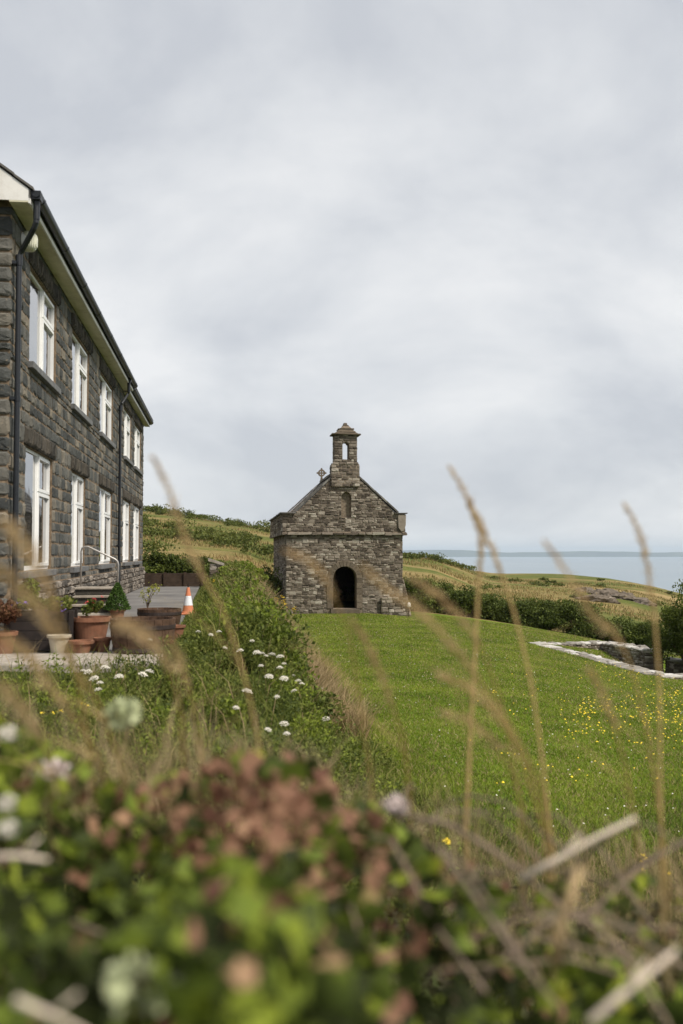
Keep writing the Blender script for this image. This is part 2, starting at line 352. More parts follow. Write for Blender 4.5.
# ------------------------------------------------------------------ object helpers
def tag(o, label=None, cat=None, group=None, kind=None):
    if label: o['label'] = label
    if cat: o['category'] = cat
    if group: o['group'] = group
    if kind: o['kind'] = kind
    return o
def empty(name, label, cat, u, v, z=0.0, rz=0.0, group=None):
    o = bpy.data.objects.new(name, None); COL.objects.link(o)
    o.location = W(u, v, z); o.rotation_euler = (0, 0, TH + rz); o.empty_display_size = 0.2
    return tag(o, label, cat, group)
def copy_tree(o, parent=None):
    c = o.copy(); COL.objects.link(c)
    if parent: c.parent = parent
    for ch in list(o.children): copy_tree(ch, c)
    return c
class MB:
    def __init__(s): s.v = []; s.f = []; s.m = []
    def add(s, vs, fs, m=0):
        b = len(s.v); s.v.extend([tuple(x) for x in vs])
        for f in fs: s.f.append([i + b for i in f]); s.m.append(m)
    def box(s, lo, hi, m=0, jit=0.0, rng=random):
        x0, y0, z0 = lo; x1, y1, z1 = hi
        vs = [(x, y, z) for z in (z0, z1) for y in (y0, y1) for x in (x0, x1)]
        if jit: vs = [tuple(c + rng.uniform(-jit, jit) for c in p) for p in vs]
        s.add(vs, [(0, 2, 3, 1), (4, 5, 7, 6), (0, 1, 5, 4), (2, 6, 7, 3), (0, 4, 6, 2), (1, 3, 7, 5)], m)
    def tube(s, pts, rad, n=8, m=0, cap=True):
        pts = [Vector(p) for p in pts]
        rad = rad if isinstance(rad, (list, tuple)) else [rad] * len(pts)
        rings = []
        ref = Vector((0.13, 0.31, 0.94))
        for i, p in enumerate(pts):
            d = (pts[min(i + 1, len(pts) - 1)] - pts[max(i - 1, 0)]).normalized()
            a = d.cross(ref)
            if a.length < 1e-3: a = d.cross(Vector((1, 0, 0)))
            a.normalize(); b = d.cross(a)
            rings.append([p + (a * math.cos(2 * math.pi * k / n) + b * math.sin(2 * math.pi * k / n)) * rad[i] for k in range(n)])
        vs = [q for r in rings for q in r]
        fs = [(i * n + k, i * n + (k + 1) % n, (i + 1) * n + (k + 1) % n, (i + 1) * n + k) for i in range(len(pts) - 1) for k in range(n)]
        if cap:
            fs.append(tuple(reversed(range(n)))); fs.append(tuple((len(pts) - 1) * n + k for k in range(n)))
        s.add(vs, fs, m)
    def lathe(s, prof, n=24, c=(0, 0, 0), m=0, sx=1.0, sy=1.0):
        vs = [(c[0] + r * sx * math.cos(2 * math.pi * k / n), c[1] + r * sy * math.sin(2 * math.pi * k / n), c[2] + z) for r, z in prof for k in range(n)]
        fs = [(i * n + k, i * n + (k + 1) % n, (i + 1) * n + (k + 1) % n, (i + 1) * n + k) for i in range(len(prof) - 1) for k in range(n)]
        fs.append(tuple(reversed(range(n)))); fs.append(tuple((len(prof) - 1) * n + k for k in range(n)))
        s.add(vs, fs, m)
    def build(s, name, mats, parent=None, smooth=False, bevel=0.0):
        me = bpy.data.meshes.new(name); me.from_pydata(s.v, [], s.f)
        for mm in (mats if isinstance(mats, (list, tuple)) else [mats]): me.materials.append(mm)
        me.polygons.foreach_set('material_index', s.m)
        bm = bmesh.new(); bm.from_mesh(me); bmesh.ops.recalc_face_normals(bm, faces=bm.faces); bm.to_mesh(me); bm.free()
        if smooth: me.polygons.foreach_set('use_smooth', [True] * len(me.polygons))
        me.update()
        o = bpy.data.objects.new(name, me); COL.objects.link(o)
        if parent: o.parent = parent
        if bevel:
            b = o.modifiers.new('bevel', 'BEVEL'); b.width = bevel; b.segments = 2; b.limit_method = 'ANGLE'
        return o
def np_mesh(name, verts, tris, material, parent=None, mat_idx=None, origin=(0, 0, 0)):
    verts = np.asarray(verts, dtype=np.float32).reshape(-1, 3) - np.asarray(origin, dtype=np.float32)
    tris = np.asarray(tris, dtype=np.int32).reshape(-1, 3)
    me = bpy.data.meshes.new(name)
    me.vertices.add(len(verts)); me.vertices.foreach_set('co', verts.ravel())
    me.loops.add(len(tris) * 3); me.loops.foreach_set('vertex_index', tris.ravel())
    me.polygons.add(len(tris)); me.polygons.foreach_set('loop_start', np.arange(0, len(tris) * 3, 3, dtype=np.int32))
    for mm in (material if isinstance(material, (list, tuple)) else [material]): me.materials.append(mm)
    if mat_idx is not None: me.polygons.foreach_set('material_index', np.asarray(mat_idx, dtype=np.int32))
    me.update(calc_edges=True)
    o = bpy.data.objects.new(name, me); COL.objects.link(o); o.location = origin
    if parent: o.parent = parent
    return o
def unit(a):
    return a / np.maximum(np.linalg.norm(a, axis=-1, keepdims=True), 1e-9)
def leaf_arrays(P, size, rs, up=0.3, aspect=0.6, out=None):
    """one folded pointed leaf (two triangles) per point"""
    n = len(P); P = np.asarray(P, dtype=np.float64)
    d = unit(rs.normal(size=(n, 3)) + (out * 1.0 if out is not None else 0) + np.array([0, 0, up]))
    q = unit(np.cross(d, rs.normal(size=(n, 3)))); nn = np.cross(d, q)
    s = (size * rs.uniform(0.6, 1.35, n))[:, None] if np.isscalar(size) else (size * rs.uniform(0.6, 1.35, n))[:, None]
    w = s * aspect * 0.5; fold = nn * s * 0.12
    V = np.stack([P - d * s * 0.5, P + q * w + fold, P + d * s * 0.5, P - q * w + fold], 1).reshape(-1, 3)
    b = (np.arange(n) * 4)[:, None]
    T = np.concatenate([b + np.array([0, 1, 2]), b + np.array([0, 2, 3])], 1).reshape(-1, 3)
    return V, T
def blade_arrays(P, h, w, rs, lean=0.35, curl=0.5, face=None):
    """a bent grass blade (three triangles) per point"""
    n = len(P); P = np.asarray(P, dtype=np.float64)
    a = rs.uniform(0, 2 * np.pi, n); L = np.stack([np.cos(a), np.sin(a), np.zeros(n)], 1)
    b = rs.uniform(0, 2 * np.pi, n); Q = np.stack([np.cos(b), np.sin(b), np.zeros(n)], 1)
    h = np.broadcast_to(h, (n,))[:, None]; w = np.broadcast_to(w, (n,))[:, None]
    ln = (rs.uniform(0.1, 1, n) * lean)[:, None]; cu = (rs.uniform(0.2, 1, n) * curl)[:, None]
    up = np.array([0, 0, 1.0])
    m = P + up * h * 0.55 + L * h * ln * 0.5
    t = P + up * h * (1 - 0.3 * cu) + L * h * (ln + cu * 0.5)
    V = np.stack([P - Q * w / 2, P + Q * w / 2, m + Q * w * 0.42, m - Q * w * 0.42, t], 1).reshape(-1, 3)
    k = (np.arange(n) * 5)[:, None]
    T = np.concatenate([k + np.array([0, 1, 2]), k + np.array([0, 2, 3]), k + np.array([3, 2, 4])], 1).reshape(-1, 3)
    return V, T
def join(parts):
    V, T, M, b = [], [], [], 0
    for v, t, m in parts:
        V.append(v); T.append(t + b); M.append(np.full(len(t), m)); b += len(v)
    return np.concatenate(V), np.concatenate(T), np.concatenate(M)
def clump_points(c, rad, n, rs, nclump=14, cr=0.42, floor=None, low=False):
    """points on the surfaces of many overlapping clumps filling an uneven crown"""
    c = np.asarray(c, float); rad = np.asarray(rad, float)
    d = unit(rs.normal(size=(nclump, 3)))
    if not low: d[:, 2] = np.where(d[:, 2] < -0.1, -d[:, 2] * 0.5, d[:, 2])
    cc = c + d * rad * rs.uniform(0.25, 0.85, (nclump, 1))
    k = rs.integers(0, nclump, n)
    crr = rs.uniform(0.6, 1.2, nclump) * cr
    dd = unit(rs.normal(size=(n, 3)))
    rr = rs.uniform(0, 1, n) ** 0.35
    P = cc[k] + dd * rad * crr[k][:, None] * rr[:, None]
    if floor is not None: P[:, 2] = np.maximum(P[:, 2], floor + rs.uniform(0, 0.1, n))
    return P, unit(P - c)

def polygon_prism(mb, outline, holes, a3, b3, o3, depth, m=0):
    """extrude a flat outline with holes; a3, b3 in-plane axes, depth along their normal (vector)"""
    bm = bmesh.new()
    edges = []
    for loop in [outline] + holes:
        vs = [bm.verts.new(Vector(o3) + Vector(a3) * p[0] + Vector(b3) * p[1]) for p in loop]
        for i in range(len(vs)): edges.append(bm.edges.new((vs[i], vs[(i + 1) % len(vs)])))
    bmesh.ops.triangle_fill(bm, use_beauty=True, use_dissolve=False, edges=edges)
    g = bmesh.ops.extrude_face_region(bm, geom=list(bm.faces))
    for v in [x for x in g['geom'] if isinstance(x, bmesh.types.BMVert)]: v.co += Vector(depth)
    bm.verts.index_update()
    bm.verts.ensure_lookup_table()
    mb.add([v.co[:] for v in bm.verts], [[v.index for v in f.verts] for f in bm.faces], m)
    bm.free()
def arch(cx, z0, w, h, n=10):
    """round-headed opening outline"""
    r = w / 2
    return [(cx - r, z0), (cx + r, z0)] + [(cx + r * math.cos(math.pi * k / n), z0 + h - r + r * math.sin(math.pi * k / n)) for k in range(n + 1)]
def one_stone(mb, o3, a3, b3, n3, a0, a1, b0, b1, p, rng, m=0, rough=0.25):
    """a rock-faced block: three eight-sided rings and a raised middle"""
    w, h = a1 - a0, b1 - b0
    c = min(w, h) * rng.uniform(0.12, 0.22)
    base = [(a0 + c, b0), (a1 - c, b0), (a1, b0 + c), (a1, b1 - c), (a1 - c, b1), (a0 + c, b1), (a0, b1 - c), (a0, b0 + c)]
    ca, cb = (a0 + a1) / 2 + rng.uniform(-.15, .15) * w, (b0 + b1) / 2 + rng.uniform(-.15, .15) * h
    jit = min(w, h) * 0.05
    pts = []
    base = [(x + rng.uniform(-jit, jit), y + rng.uniform(-jit, jit)) for x, y in base]
    for sc, dep in ((1.0, -0.02), (1.0, p * 0.45), (0.74, p)):
        for (x, y) in base:
            pts.append((ca + (x - ca) * sc, cb + (y - cb) * sc, dep * (1 if dep < 0 else rng.uniform(1 - rough, 1 + rough))))
    pts.append((ca, cb, p * rng.uniform(0.9, 1.35)))
    fs = [(r * 8 + k, r * 8 + (k + 1) % 8, (r + 1) * 8 + (k + 1) % 8, (r + 1) * 8 + k) for r in (0, 1) for k in range(8)]
    fs += [(16 + k, 16 + (k + 1) % 8, 24) for k in range(8)]
    o3, a3, b3, n3 = Vector(o3), Vector(a3), Vector(b3), Vector(n3)
    mb.add([o3 + a3 * x + b3 * y + n3 * d for x, y, d in pts], fs, m)
def lay_stones(mb, o3, a3, b3, n3, z0, z1, spans, rng, ch=(0.1, 0.2), ln=(0.15, 0.4), p=(0.015, 0.04), gap=0.012, m=0, coursed=True, rough=0.25):
    """courses of stones between z0 and z1; spans(zlow, zhigh) gives the free stretches of wall"""
    z = z0
    while z < z1 - 0.03:
        h = rng.uniform(*ch)
        if z + h > z1 - ch[0] * 0.6: h = z1 - z
        for (s0, s1) in spans(z, z + h):
            if s1 - s0 < 0.04: continue
            a = s0
            while a < s1 - 0.02:
                w = rng.uniform(*ln)
                if a + w > s1 - ln[0] * 0.6: w = s1 - a
                if not coursed and h > 0.11 and rng.random() < 0.4:
                    k = rng.uniform(0.35, 0.65) * h
                    one_stone(mb, o3, a3, b3, n3, a + gap / 2, a + w - gap / 2, z + gap / 2, z + k - gap / 2, rng.uniform(*p), rng, m, rough)
                    one_stone(mb, o3, a3, b3, n3, a + gap / 2, a + w - gap / 2, z + k + gap / 2, z + h - gap / 2, rng.uniform(*p), rng, m, rough)
                else:
                    one_stone(mb, o3, a3, b3, n3, a + gap / 2, a + w - gap / 2, z + gap / 2, z + h - gap / 2, rng.uniform(*p), rng, m, rough)
                a += w
        z += h
def cut(spans, holes):
    """remove [h0,h1] stretches from a list of stretches"""
    for h0, h1 in holes:
        nx = []
        for s0, s1 in spans:
            if h1 <= s0 or h0 >= s1: nx.append((s0, s1)); continue
            if h0 > s0: nx.append((s0, h0))
            if h1 < s1: nx.append((h1, s1))
        spans = nx
    return spans

# ------------------------------------------------------------------ terrain
def sstep(a, b, x):
    t = np.clip((x - a) / (b - a), 0, 1); return t * t * (3 - 2 * t)
CT = np.array([-900, -500, -200, -164, -117, -73, 0, 61, 92, 120, 150, 225, 265, 290, 316, 342, 420, 520, 900.])
CE = np.array([60, 52, 43, 38.5, 31, 25, 11, -1, -6.5, -14.5, -20.5, -20.5, -24, -28, -33.5, -41, -75, -130, -200.])
CR = np.array([140, 140, 135, 130, 126, 122, 116, 110, 106, 118, 150, 170, 165, 160, 155, 150, 140, 130, 110.])
def lawn_z(x, y):
    xx = np.clip(x - 1, 0, 16)
    pit = np.exp(-((x - 10.9) / 2.0) ** 4 - ((y - 31.8) / 2.9) ** 4)
    return EYE - (2.55 + 0.06 * xx + 0.006 * xx * xx) - 0.28 * pit
def wobble(x, y, s, a, k=0):
    return a * (np.sin(x / s + 1.3 + k) * np.cos(y / s * 0.8 + 0.7 * k) + 0.5 * np.sin(x / s * 2.3 + y / s * 1.9 + k))
def terrain(x, y):
    x = np.asarray(x, float); y = np.asarray(y, float)
    u = x * CS + y * SN; v = -x * SN + y * CS
    L = lawn_z(x, y) + wobble(x, y, 3.0, 0.02)
    bankr = 1.6 + 0.65 * sstep(15, 40, v) + wobble(x, y, 2.5, 0.12, 2)
    crest = 0.12
    top = crest * sstep(-0.7, 0.1, u)
    near = np.where(u < -0.55, -0.04, top)
    # rough ground in front of the terrace falls gently towards the lane
    front = -0.22 - 0.38 * sstep(10, 5, v)
    base = front + (near - front) * sstep(9.9, 10.4, v)
    zz = base + (L - base) * sstep(0.25, 1.0, (u + 0.2) / (bankr + 0.2))
    # the lane bank under the camera
    z0 = -0.5 + (zz + 0.5) * sstep(2.2, 6.5, v + 0.15 * np.maximum(0, u))
    z0 = np.where(v < 2.2, -0.5, z0)
    # open hillside behind
    r = np.hypot(x, y); yy = np.maximum(y, 1.0)
    t = np.where(y > 1, x / yy * 995, np.where(x < 0, -900, 900))
    t = np.clip(t, -900, 900)
    e = np.interp(t, CT, CE); rc = np.interp(t, CT, CR)
    zc = EYE + e * rc / 995
    r0 = 46 + 2 * sstep(-200, 0, t)
    f = np.clip((r - r0) / (rc - r0), 0, 1)
    zb = np.where(u < 0.5, -0.04 + 0 * u, lawn_z(x, y))
    zb = np.where(r > r0, np.interp(t, [-900, -100, -50, 60, 342, 900], [0, 0, -1.2, -1.6, -3.9, -5]), zb)
    zh = zb + (zc - zb) * (f ** 0.9) + wobble(x, y, 9, 0.22, 1) * np.minimum(f, 1 - f * 0.7) * 2
    beyond = np.maximum(r - rc, 0)
    zh = zh - 0.004 * beyond ** 1.55
    zh = np.maximum(zh, -75)
    k = sstep(r0 - 4, r0 + 3, r)
    return z0 * (1 - k) + zh * k

def tz(x, y): return float(terrain(x, y))
na = 720
ang = np.linspace(-math.pi, math.pi, na, endpoint=False)
rr = np.concatenate([[0.3], np.geomspace(0.6, 45, 150), np.geomspace(46, 420, 150)])
A, RR = np.meshgrid(ang, rr)
X = RR * np.sin(A); Y = RR * np.cos(A); Z = terrain(X, Y)
Uc, Vc = X * CS + Y * SN, -X * SN + Y * CS
V3 = np.stack([X, Y, Z], -1).reshape(-1, 3)
ii, jj = np.meshgrid(np.arange(len(rr) - 1), np.arange(na), indexing='ij')
a = ii * na + jj; b = ii * na + (jj + 1) % na; c = (ii + 1) * na + (jj + 1) % na; d = (ii + 1) * na + jj
quads = np.stack([a, b, c, d], -1).reshape(-1, 4)
qc = V3[quads].mean(1); qu = qc[:, 0] * CS + qc[:, 1] * SN; qv = -qc[:, 0] * SN + qc[:, 1] * CS; qr = np.hypot(qc[:, 0], qc[:, 1])
zone = np.where(qr > 47, 2, np.where((qu > 1.75) & (qv > 5.8), 1, 0))
ctr = len(V3); V3 = np.vstack([V3, [[0, 0, -0.5]]])
for zn, nm, mt in ((0, 'ground', M_rough), (1, 'lawn', M_lawn), (2, 'hillside', M_hill)):
    q = quads[zone == zn]
    T = np.concatenate([q[:, [0, 1, 2]], q[:, [0, 2, 3]]])
    if zn == 0: T = np.concatenate([T, np.stack([np.arange(na), np.full(na, ctr), (np.arange(na) + 1) % na], -1)])
    uq, inv = np.unique(T.ravel(), return_inverse=True)
    o = np_mesh(nm, V3[uq], inv.reshape(-1, 3)[:, ::-1], mt)
    o.data.polygons.foreach_set('use_smooth', [True] * len(o.data.polygons))
    tag(o, kind='structure')
# sea and the far shore across the bay
SEA = -50.0
mb = MB(); mb.add([(-24000, -24000, SEA), (24000, -24000, SEA), (24000, 24000, SEA), (-24000, 24000, SEA)], [(0, 1, 2, 3)])
tag(mb.build('sea', M_sea), kind='structure')
def make_far_shore():
    n, m = 260, 12
    vs = []
    for i in range(n + 1):
        x = -14000 + 28000 * i / n
        for j in range(m + 1):
            y = 14500 + 3500 * j / m + 500 * math.sin(x / 2600.0)
            h = 50 + 75 * mnoise.noise((x / 1900, 3.1, 0)) + 22 * mnoise.noise((x / 600, y / 900, 5))
            h -= 26 * min(1, max(0, (x - 3300) / 2600))
            prof = min(1, j / 3.0) * (1 if j < m else 0.0)
            vs.append((x, y, SEA - 3 + (h + 50 + 3 - 10) * prof ** 0.7 if j else SEA - 3))
    fs = [(i * (m + 1) + j, (i + 1) * (m + 1) + j, (i + 1) * (m + 1) + j + 1, i * (m + 1) + j + 1) for i in range(n) for j in range(m)]
    mb = MB(); mb.add(vs, fs)
    tag(mb.build('far_hills', M_coast, smooth=True), kind='structure')
make_far_shore()
# thin sea air
def make_haze():
    m, n, l = mat('sea_haze')
    v = n.new('ShaderNodeVolumePrincipled'); v.inputs['Color'].default_value = (0.72, 0.86, 1.0, 1); v.inputs['Density'].default_value = 0.00007
    o = n.new('ShaderNodeOutputMaterial'); l.new(v.outputs[0], o.inputs['Volume'])
    mb = MB(); mb.box((-25000, -25000, SEA - 4), (25000, 25000, 140)); tag(mb.build('haze', m), kind='stuff')
make_haze()

# terrace: tarmac yard and stone slabs
def flat_sheet(name, corners, z, m, nu=1):
    mb = MB(); mb.add([W(a, b, z) for a, b in corners], [(0, 1, 2, 3)]); return tag(mb.build(name, m), kind='structure')
flat_sheet('yard', [(-9.5, 11.45), (-0.62, 11.45), (-0.75, 35.2), (-9.5, 35.2)], 0.0, M_tarmac)
def make_terrace():
    rng = random.Random(4)
    mb = MB(); u = -7.5
    while u < -0.72:
        w = min(rng.uniform(0.7, 1.1), -0.62 - u)
        for v0, v1 in ((10.35, 10.88), (10.89, 11.44)):
            mb.box((u, v0, -0.12 + rng.uniform(0, 0.006)), (u + w - 0.012, v1, 0.018 + rng.uniform(0, 0.008)), 0, 0.003, rng)
        u += w
    o = mb.build('terrace', M_slab, bevel=0.012); o.rotation_euler = (0, 0, TH)
    tag(o, kind='structure')
    mb = MB()                                # low retaining wall under the slabs
    mb.box((-7.5, 10.42, -0.7), (-0.66, 10.6, -0.125), 1)
    lay_stones(mb, (-7.5, 10.42, 0), (1, 0, 0), (0, 0, 1), (0, -1, 0), -0.6, -0.13, lambda a, b: [(0, 6.8)], rng, (0.1, 0.16), (0.15, 0.4), (0.02, 0.04))
    o = mb.build('retaining_wall', [M_ruin, M_cmortar]); o.rotation_euler = (0, 0, TH)
    tag(o, 'low rubble retaining wall under the pale terrace slabs, hidden by growth', 'wall')
make_terrace()

# ------------------------------------------------------------------ the house
HU = -2.7                      # facade plane
def build_house():
    rng = random.Random(11)
    v_near = v_of(7.0, HU); v_far = v_of(142.5, HU)
    root = empty('stone_house', 'long two storey dark stone house with white windows and black gutters', 'house', HU, v_near, 0)
    LEN = v_far - v_near
    EAVE = at(60, 553.5 - 1.62 * 162, W(HU, v_of(60, HU)).y).z
    DEP = 7.0
    # windows: (px left, px right of visible frame, py top at left px, py bottom at left px)
    RU = HU - 0.05
    specs = [
        (27.0, 50.5, 273.5, 364.0), (70.0, 84.5, 334.0, 409.0), (98.5, 109.5, 371.5, 432.5), (123.0, 128.5, 420.0, 468.5), (133.5, 138.5, 433.5, 475.5),
        (24.5, 48.0, 449.5, 569.0), (71.0, 82.0, 472.0, 567.5), (99.0, 109.5, 486.0, 564.5), (122.5, 128.0, 503.0, 562.0), (133.0, 138.0, 509.0, 562.0)]
    rects = []
    for (p0, p1, yt, yb) in specs:
        a0, a1 = v_of(p0, HU) - v_near, v_of(p1, RU) - v_near
        rects.append((a0 - 0.02, a1, z_of(p0, yb, RU), z_of(p0, yt, RU)))
    # level the heads and sills of each storey
    for grp in (range(0, 5), range(5, 10)):
        b = sum(rects[i][2] for i in list(grp)[:3]) / 3; t = sum(rects[i][3] for i in list(grp)[:3]) / 3
        for i in grp: rects[i] = (rects[i][0], rects[i][1], b, t)
    print('HOUSE', v_near, v_far, EAVE, [tuple(round(x, 2) for x in r) for r in rects])
    # local frame: x = outward (towards the lawn), y = along the facade
    O = (0, 0, 0); AV, BV, NV = (0, 1, 0), (0, 0, 1), (1, 0, 0)
    mb = MB()
    holes = [[(a0, z0), (a1, z0), (a1, z1), (a0, z1)] for a0, a1, z0, z1 in rects]
    polygon_prism(mb, [(0, -0.3), (LEN, -0.3), (LEN, EAVE + 0.1), (0, EAVE + 0.1)], holes, AV, BV, O, (-0.3, 0, 0), 1)
    HR = EAVE + DEP / 2 * math.tan(R(37))
    polygon_prism(mb, [(0, -0.3), (-DEP, -0.3), (-DEP, EAVE), (-DEP / 2, HR), (0, EAVE)], [], (1, 0, 0), BV, (-0.3, 0.001, 0), (0, 0.3, 0), 1)
    mb.box((-0.3 - DEP, 0.31, -0.3), (-DEP, LEN, EAVE), 1)
    polygon_prism(mb, [(-0.3, -0.3), (-DEP, -0.3), (-DEP, EAVE), (-DEP / 2, HR), (-0.3, EAVE)], [], (1, 0, 0), BV, (0, LEN - 0.3, 0), (0, 0.299, 0), 1)
    LH = 0.27                                # lintel height
    def spans(za, zb):
        hs = []
        for a0, a1, z0, z1 in rects:
            if zb > z1 + 0.005 and za < z1 + LH: hs.append((a0 - 0.16, a1 + 0.16)) if za < z1 + LH - 0.02 and zb > z1 + 0.02 else None
            if zb > z0 - 0.11 and za < z1 - 0.005:
                hs.append((a0 - (0.1 if za < z0 else 0), a1 + (0.1 if za < z0 else 0)))
        return cut([(0.0, LEN)], hs)
    # courses made to meet heads and sills
    lv = [0.0]
    g0, g1, f0, f1 = rects[5][2], rects[5][3], rects[0][2], rects[0][3]
    marks = [0.0, g0 - 0.11, g0, g1, g1 + LH, f0 - 0.11, f0, f1, min(f1 + LH, EAVE - 0.02), EAVE]
    for i in range(len(marks) - 1):
        za, zb = marks[i], marks[i + 1]
        if zb - za < 0.03: continue
        lay_stones(mb, O, AV, BV, NV, za, zb, spans, rng, (0.15, 0.22), (0.18, 0.42), (0.006, 0.022), 0.026, 0, coursed=True, rough=0.5)
        nrow = max(1, round((zb - za) / 0.2)); h = (zb - za) / nrow
        for k in range(nrow):
            zz = za + k * h
            # gable end, larger blocks
            k2 = 0 if zz < EAVE else 0
            lay_stones(mb, (0, 0, 0), (-1, 0, 0), BV, (0, -1, 0), zz, zz + h, lambda p, q: [(-0.03, DEP)], rng, (h, h), (0.25, 0.45), (0.02, 0.04), 0.03, 0, rough=0.35)
    # far end wall
        z = EAVE
    while z < HR - 0.1:
        wdt = (HR - z) / math.tan(R(37)) * 0.96
        lay_stones(mb, (0, 0, 0), (-1, 0, 0), BV, (0, -1, 0), z, z + 0.18, lambda p, q: [(DEP / 2 - wdt, DEP / 2 + wdt)], rng, (0.18, 0.18), (0.25, 0.5), (0.03, 0.06), 0.022, 0)
        z += 0.18
    mb.build('wall', [M_hstone, M_hmortar, M_plinth], root)
    # plinth of paler mottled stones beneath the ground floor windows
    mb = MB()
    lay_stones(mb, (0.045, 0, 0), AV, BV, NV, 0.0, g0 - 0.2, lambda a, b: [(0.0, LEN - 0.02)], rng, (0.12, 0.2), (0.18, 0.4), (0.03, 0.06), 0.02, 0, coursed=False)
    mb.box((0, 0, -0.2), (0.05, LEN - 0.02, g0 - 0.2), 1)
    mb.build('plinth', [M_plinth, M_hmortar], root)
    # windows
    for i, (a0, a1, z0, z1) in enumerate(rects):
        fr = MB(); d0, d1 = -0.12, -0.05
        w = 0.042
        W_ = a1 - a0; mull = a0 + W_ * 0.55 if i in (0, 5) else a0 + W_ * 0.5
        tr = z0 + (z1 - z0) * 0.67
        fr.box((d0, a0, z0), (d1, a0 + w, z1)); fr.box((d0, a1 - w, z0), (d1, a1, z1))
        fr.box((d0, a0 + w, z0), (d1, a1 - w, z0 + w + 0.02)); fr.box((d0, a0 + w, z1 - w), (d1, a1 - w, z1))
        fr.box((d0, mull - w / 2, z0 + w), (d1 + 0.002, mull + w / 2, z1 - w))
        fr.box((d0, mull + w / 2, tr - w / 2), (d1, a1 - w, tr + w / 2))
        # opening casement sashes stand a little proud of the fixed frame
        for (s0, s1, t0, t1) in ((mull + w / 2, a1 - w, z0 + w + 0.02, tr - w / 2), (mull + w / 2, a1 - w, tr + w / 2, z1 - w)):
            q = 0.036
            e0, e1 = d0 + 0.03, d1 + 0.022
            fr.box((e0, s0 - 0.01, t0 - 0.01), (e1, s0 + q, t1 + 0.01)); fr.box((e0, s1 - q, t0 - 0.01), (e1, s1 + 0.01, t1 + 0.01))
            fr.box((e0, s0 + q, t0 - 0.01), (e1, s1 - q, t0 + q)); fr.box((e0, s0 + q, t1 - q), (e1, s1 - q, t1 + 0.01))
        # inner glazing bead of the fixed light
        q = 0.03
        fr.box((d0 + 0.02, a0 + w, z0 + w + 0.02), (d1 - 0.02, a0 + w + q, z1 - w)); fr.box((d0 + 0.02, mull - w / 2 - q, z0 + w + 0.02), (d1 - 0.02, mull - w / 2, z1 - w))
        fo = fr.build('window', M_upvc, root)
        for nm_ in (0,):
            for (s0, s1, t0, t1) in ((a0 + w, mull - w / 2, z0 + w, z1 - w), (mull + w / 2, a1 - w, z0 + w, tr - w / 2), (mull + w / 2, a1 - w, tr + w / 2, z1 - w)):
                g = MB(); g.box((d0 + 0.035, s0 - 0.003, t0 - 0.003), (d0 + 0.047, s1 + 0.003, t1 + 0.003)); g.build('pane', M_glass, fo)
        s = MB(); s.box((-0.17, a0 - 0.09, z0 - 0.105), (0.08, a1 + 0.09, z0 - 0.006), 0, 0.004, rng); s.build('sill', M_sill, fo, bevel=0.008)
        l = MB(); l.box((-0.12, a0 - 0.02, z1 + 0.002), (-0.02, a1 + 0.02, z1 + 0.06), 1)
        nst = max(3, int((W_ + 0.3) / 0.115)); stp = (W_ + 0.3) / nst
        for k in range(nst):
            one_stone(l, O, AV, BV, NV, a0 - 0.15 + k * stp + 0.006, a0 - 0.15 + (k + 1) * stp - 0.006, z1 + 0.006, z1 + LH - 0.008, rng.uniform(0.045, 0.07), rng, 0)
        l.build('lintel', [M_lintel, M_hmortar], fo)
    # eaves: soffit, cream trim, dark fascia, gutter; the roof breaks at the second downpipe
    OH = 0.255
    brk = v_of(133, HU + OH + 0.05) - v_near
    e0 = v_of(24, HU + OH) - v_near
    s = MB(); s.box((0.02, e0, EAVE - 0.02), (OH, brk, EAVE)); s.build('soffit', M_soffit, root)
    s = MB(); s.box((0.02, brk + 0.01, EAVE - 0.06), (OH - 0.08, LEN + 0.3, EAVE - 0.04)); s.build('soffit', M_soffit, root)
    s = MB(); s.box((OH, e0, EAVE - 0.03), (OH + 0.022, brk, EAVE + 0.035)); s.build('trim', M_barge, root)
    s = MB(); s.box((OH - 0.079, brk + 0.01, EAVE - 0.07), (OH - 0.058, LEN + 0.3, EAVE - 0.005)); s.build('trim', M_barge, root)
    s = MB(); s.box((OH, e0, EAVE + 0.036), (OH + 0.02, brk, EAVE + 0.15)); s.box((OH - 0.079, brk + 0.01, EAVE - 0.004), (OH - 0.06, LEN + 0.3, EAVE + 0.12)); s.build('fascia', M_fascia, root)
    def gutter(y0, y1, x, z):
        g = MB(); prof = [(x + 0.06 + 0.064 * math.cos(t), z + 0.07 * math.sin(t)) for t in [math.pi + math.pi * k / 8 for k in range(9)]]
        prof = prof + [(x + 0.06 + 0.056 * math.cos(t), z + 0.062 * math.sin(t)) for t in [2 * math.pi - math.pi * k / 8 for k in range(9)]]
        n = len(prof)
        g.add([(px_, y0, pz) for px_, pz in prof] + [(px_, y1, pz) for px_, pz in prof], [(k, (k + 1) % n, n + (k + 1) % n, n + k) for k in range(n)] + [tuple(range(n)), tuple(range(n, 2 * n))])
        y = y0 + 0.3
        while y < y1:
            q = [(x + 0.06 + 0.07 * math.cos(t), z + 0.077 * math.sin(t)) for t in [math.pi + math.pi * k / 8 for k in range(9)]] + [(x + 0.06 + 0.062 * math.cos(t), z + 0.068 * math.sin(t)) for t in [2 * math.pi - math.pi * k / 8 for k in range(9)]]
            g.add([(a_, y, b_) for a_, b_ in q] + [(a_, y + 0.05, b_) for a_, b_ in q], [(k, (k + 1) % n, n + (k + 1) % n, n + k) for k in range(n)] + [tuple(range(n)), tuple(range(n, 2 * n))])
            y += 2.0
        return g.build('gutter', M_black, root, smooth=False)
    gutter(e0 + 0.02, brk, OH + 0.024, EAVE + 0.13)
    gutter(brk + 0.03, LEN + 0.34, OH - 0.056, EAVE + 0.10)
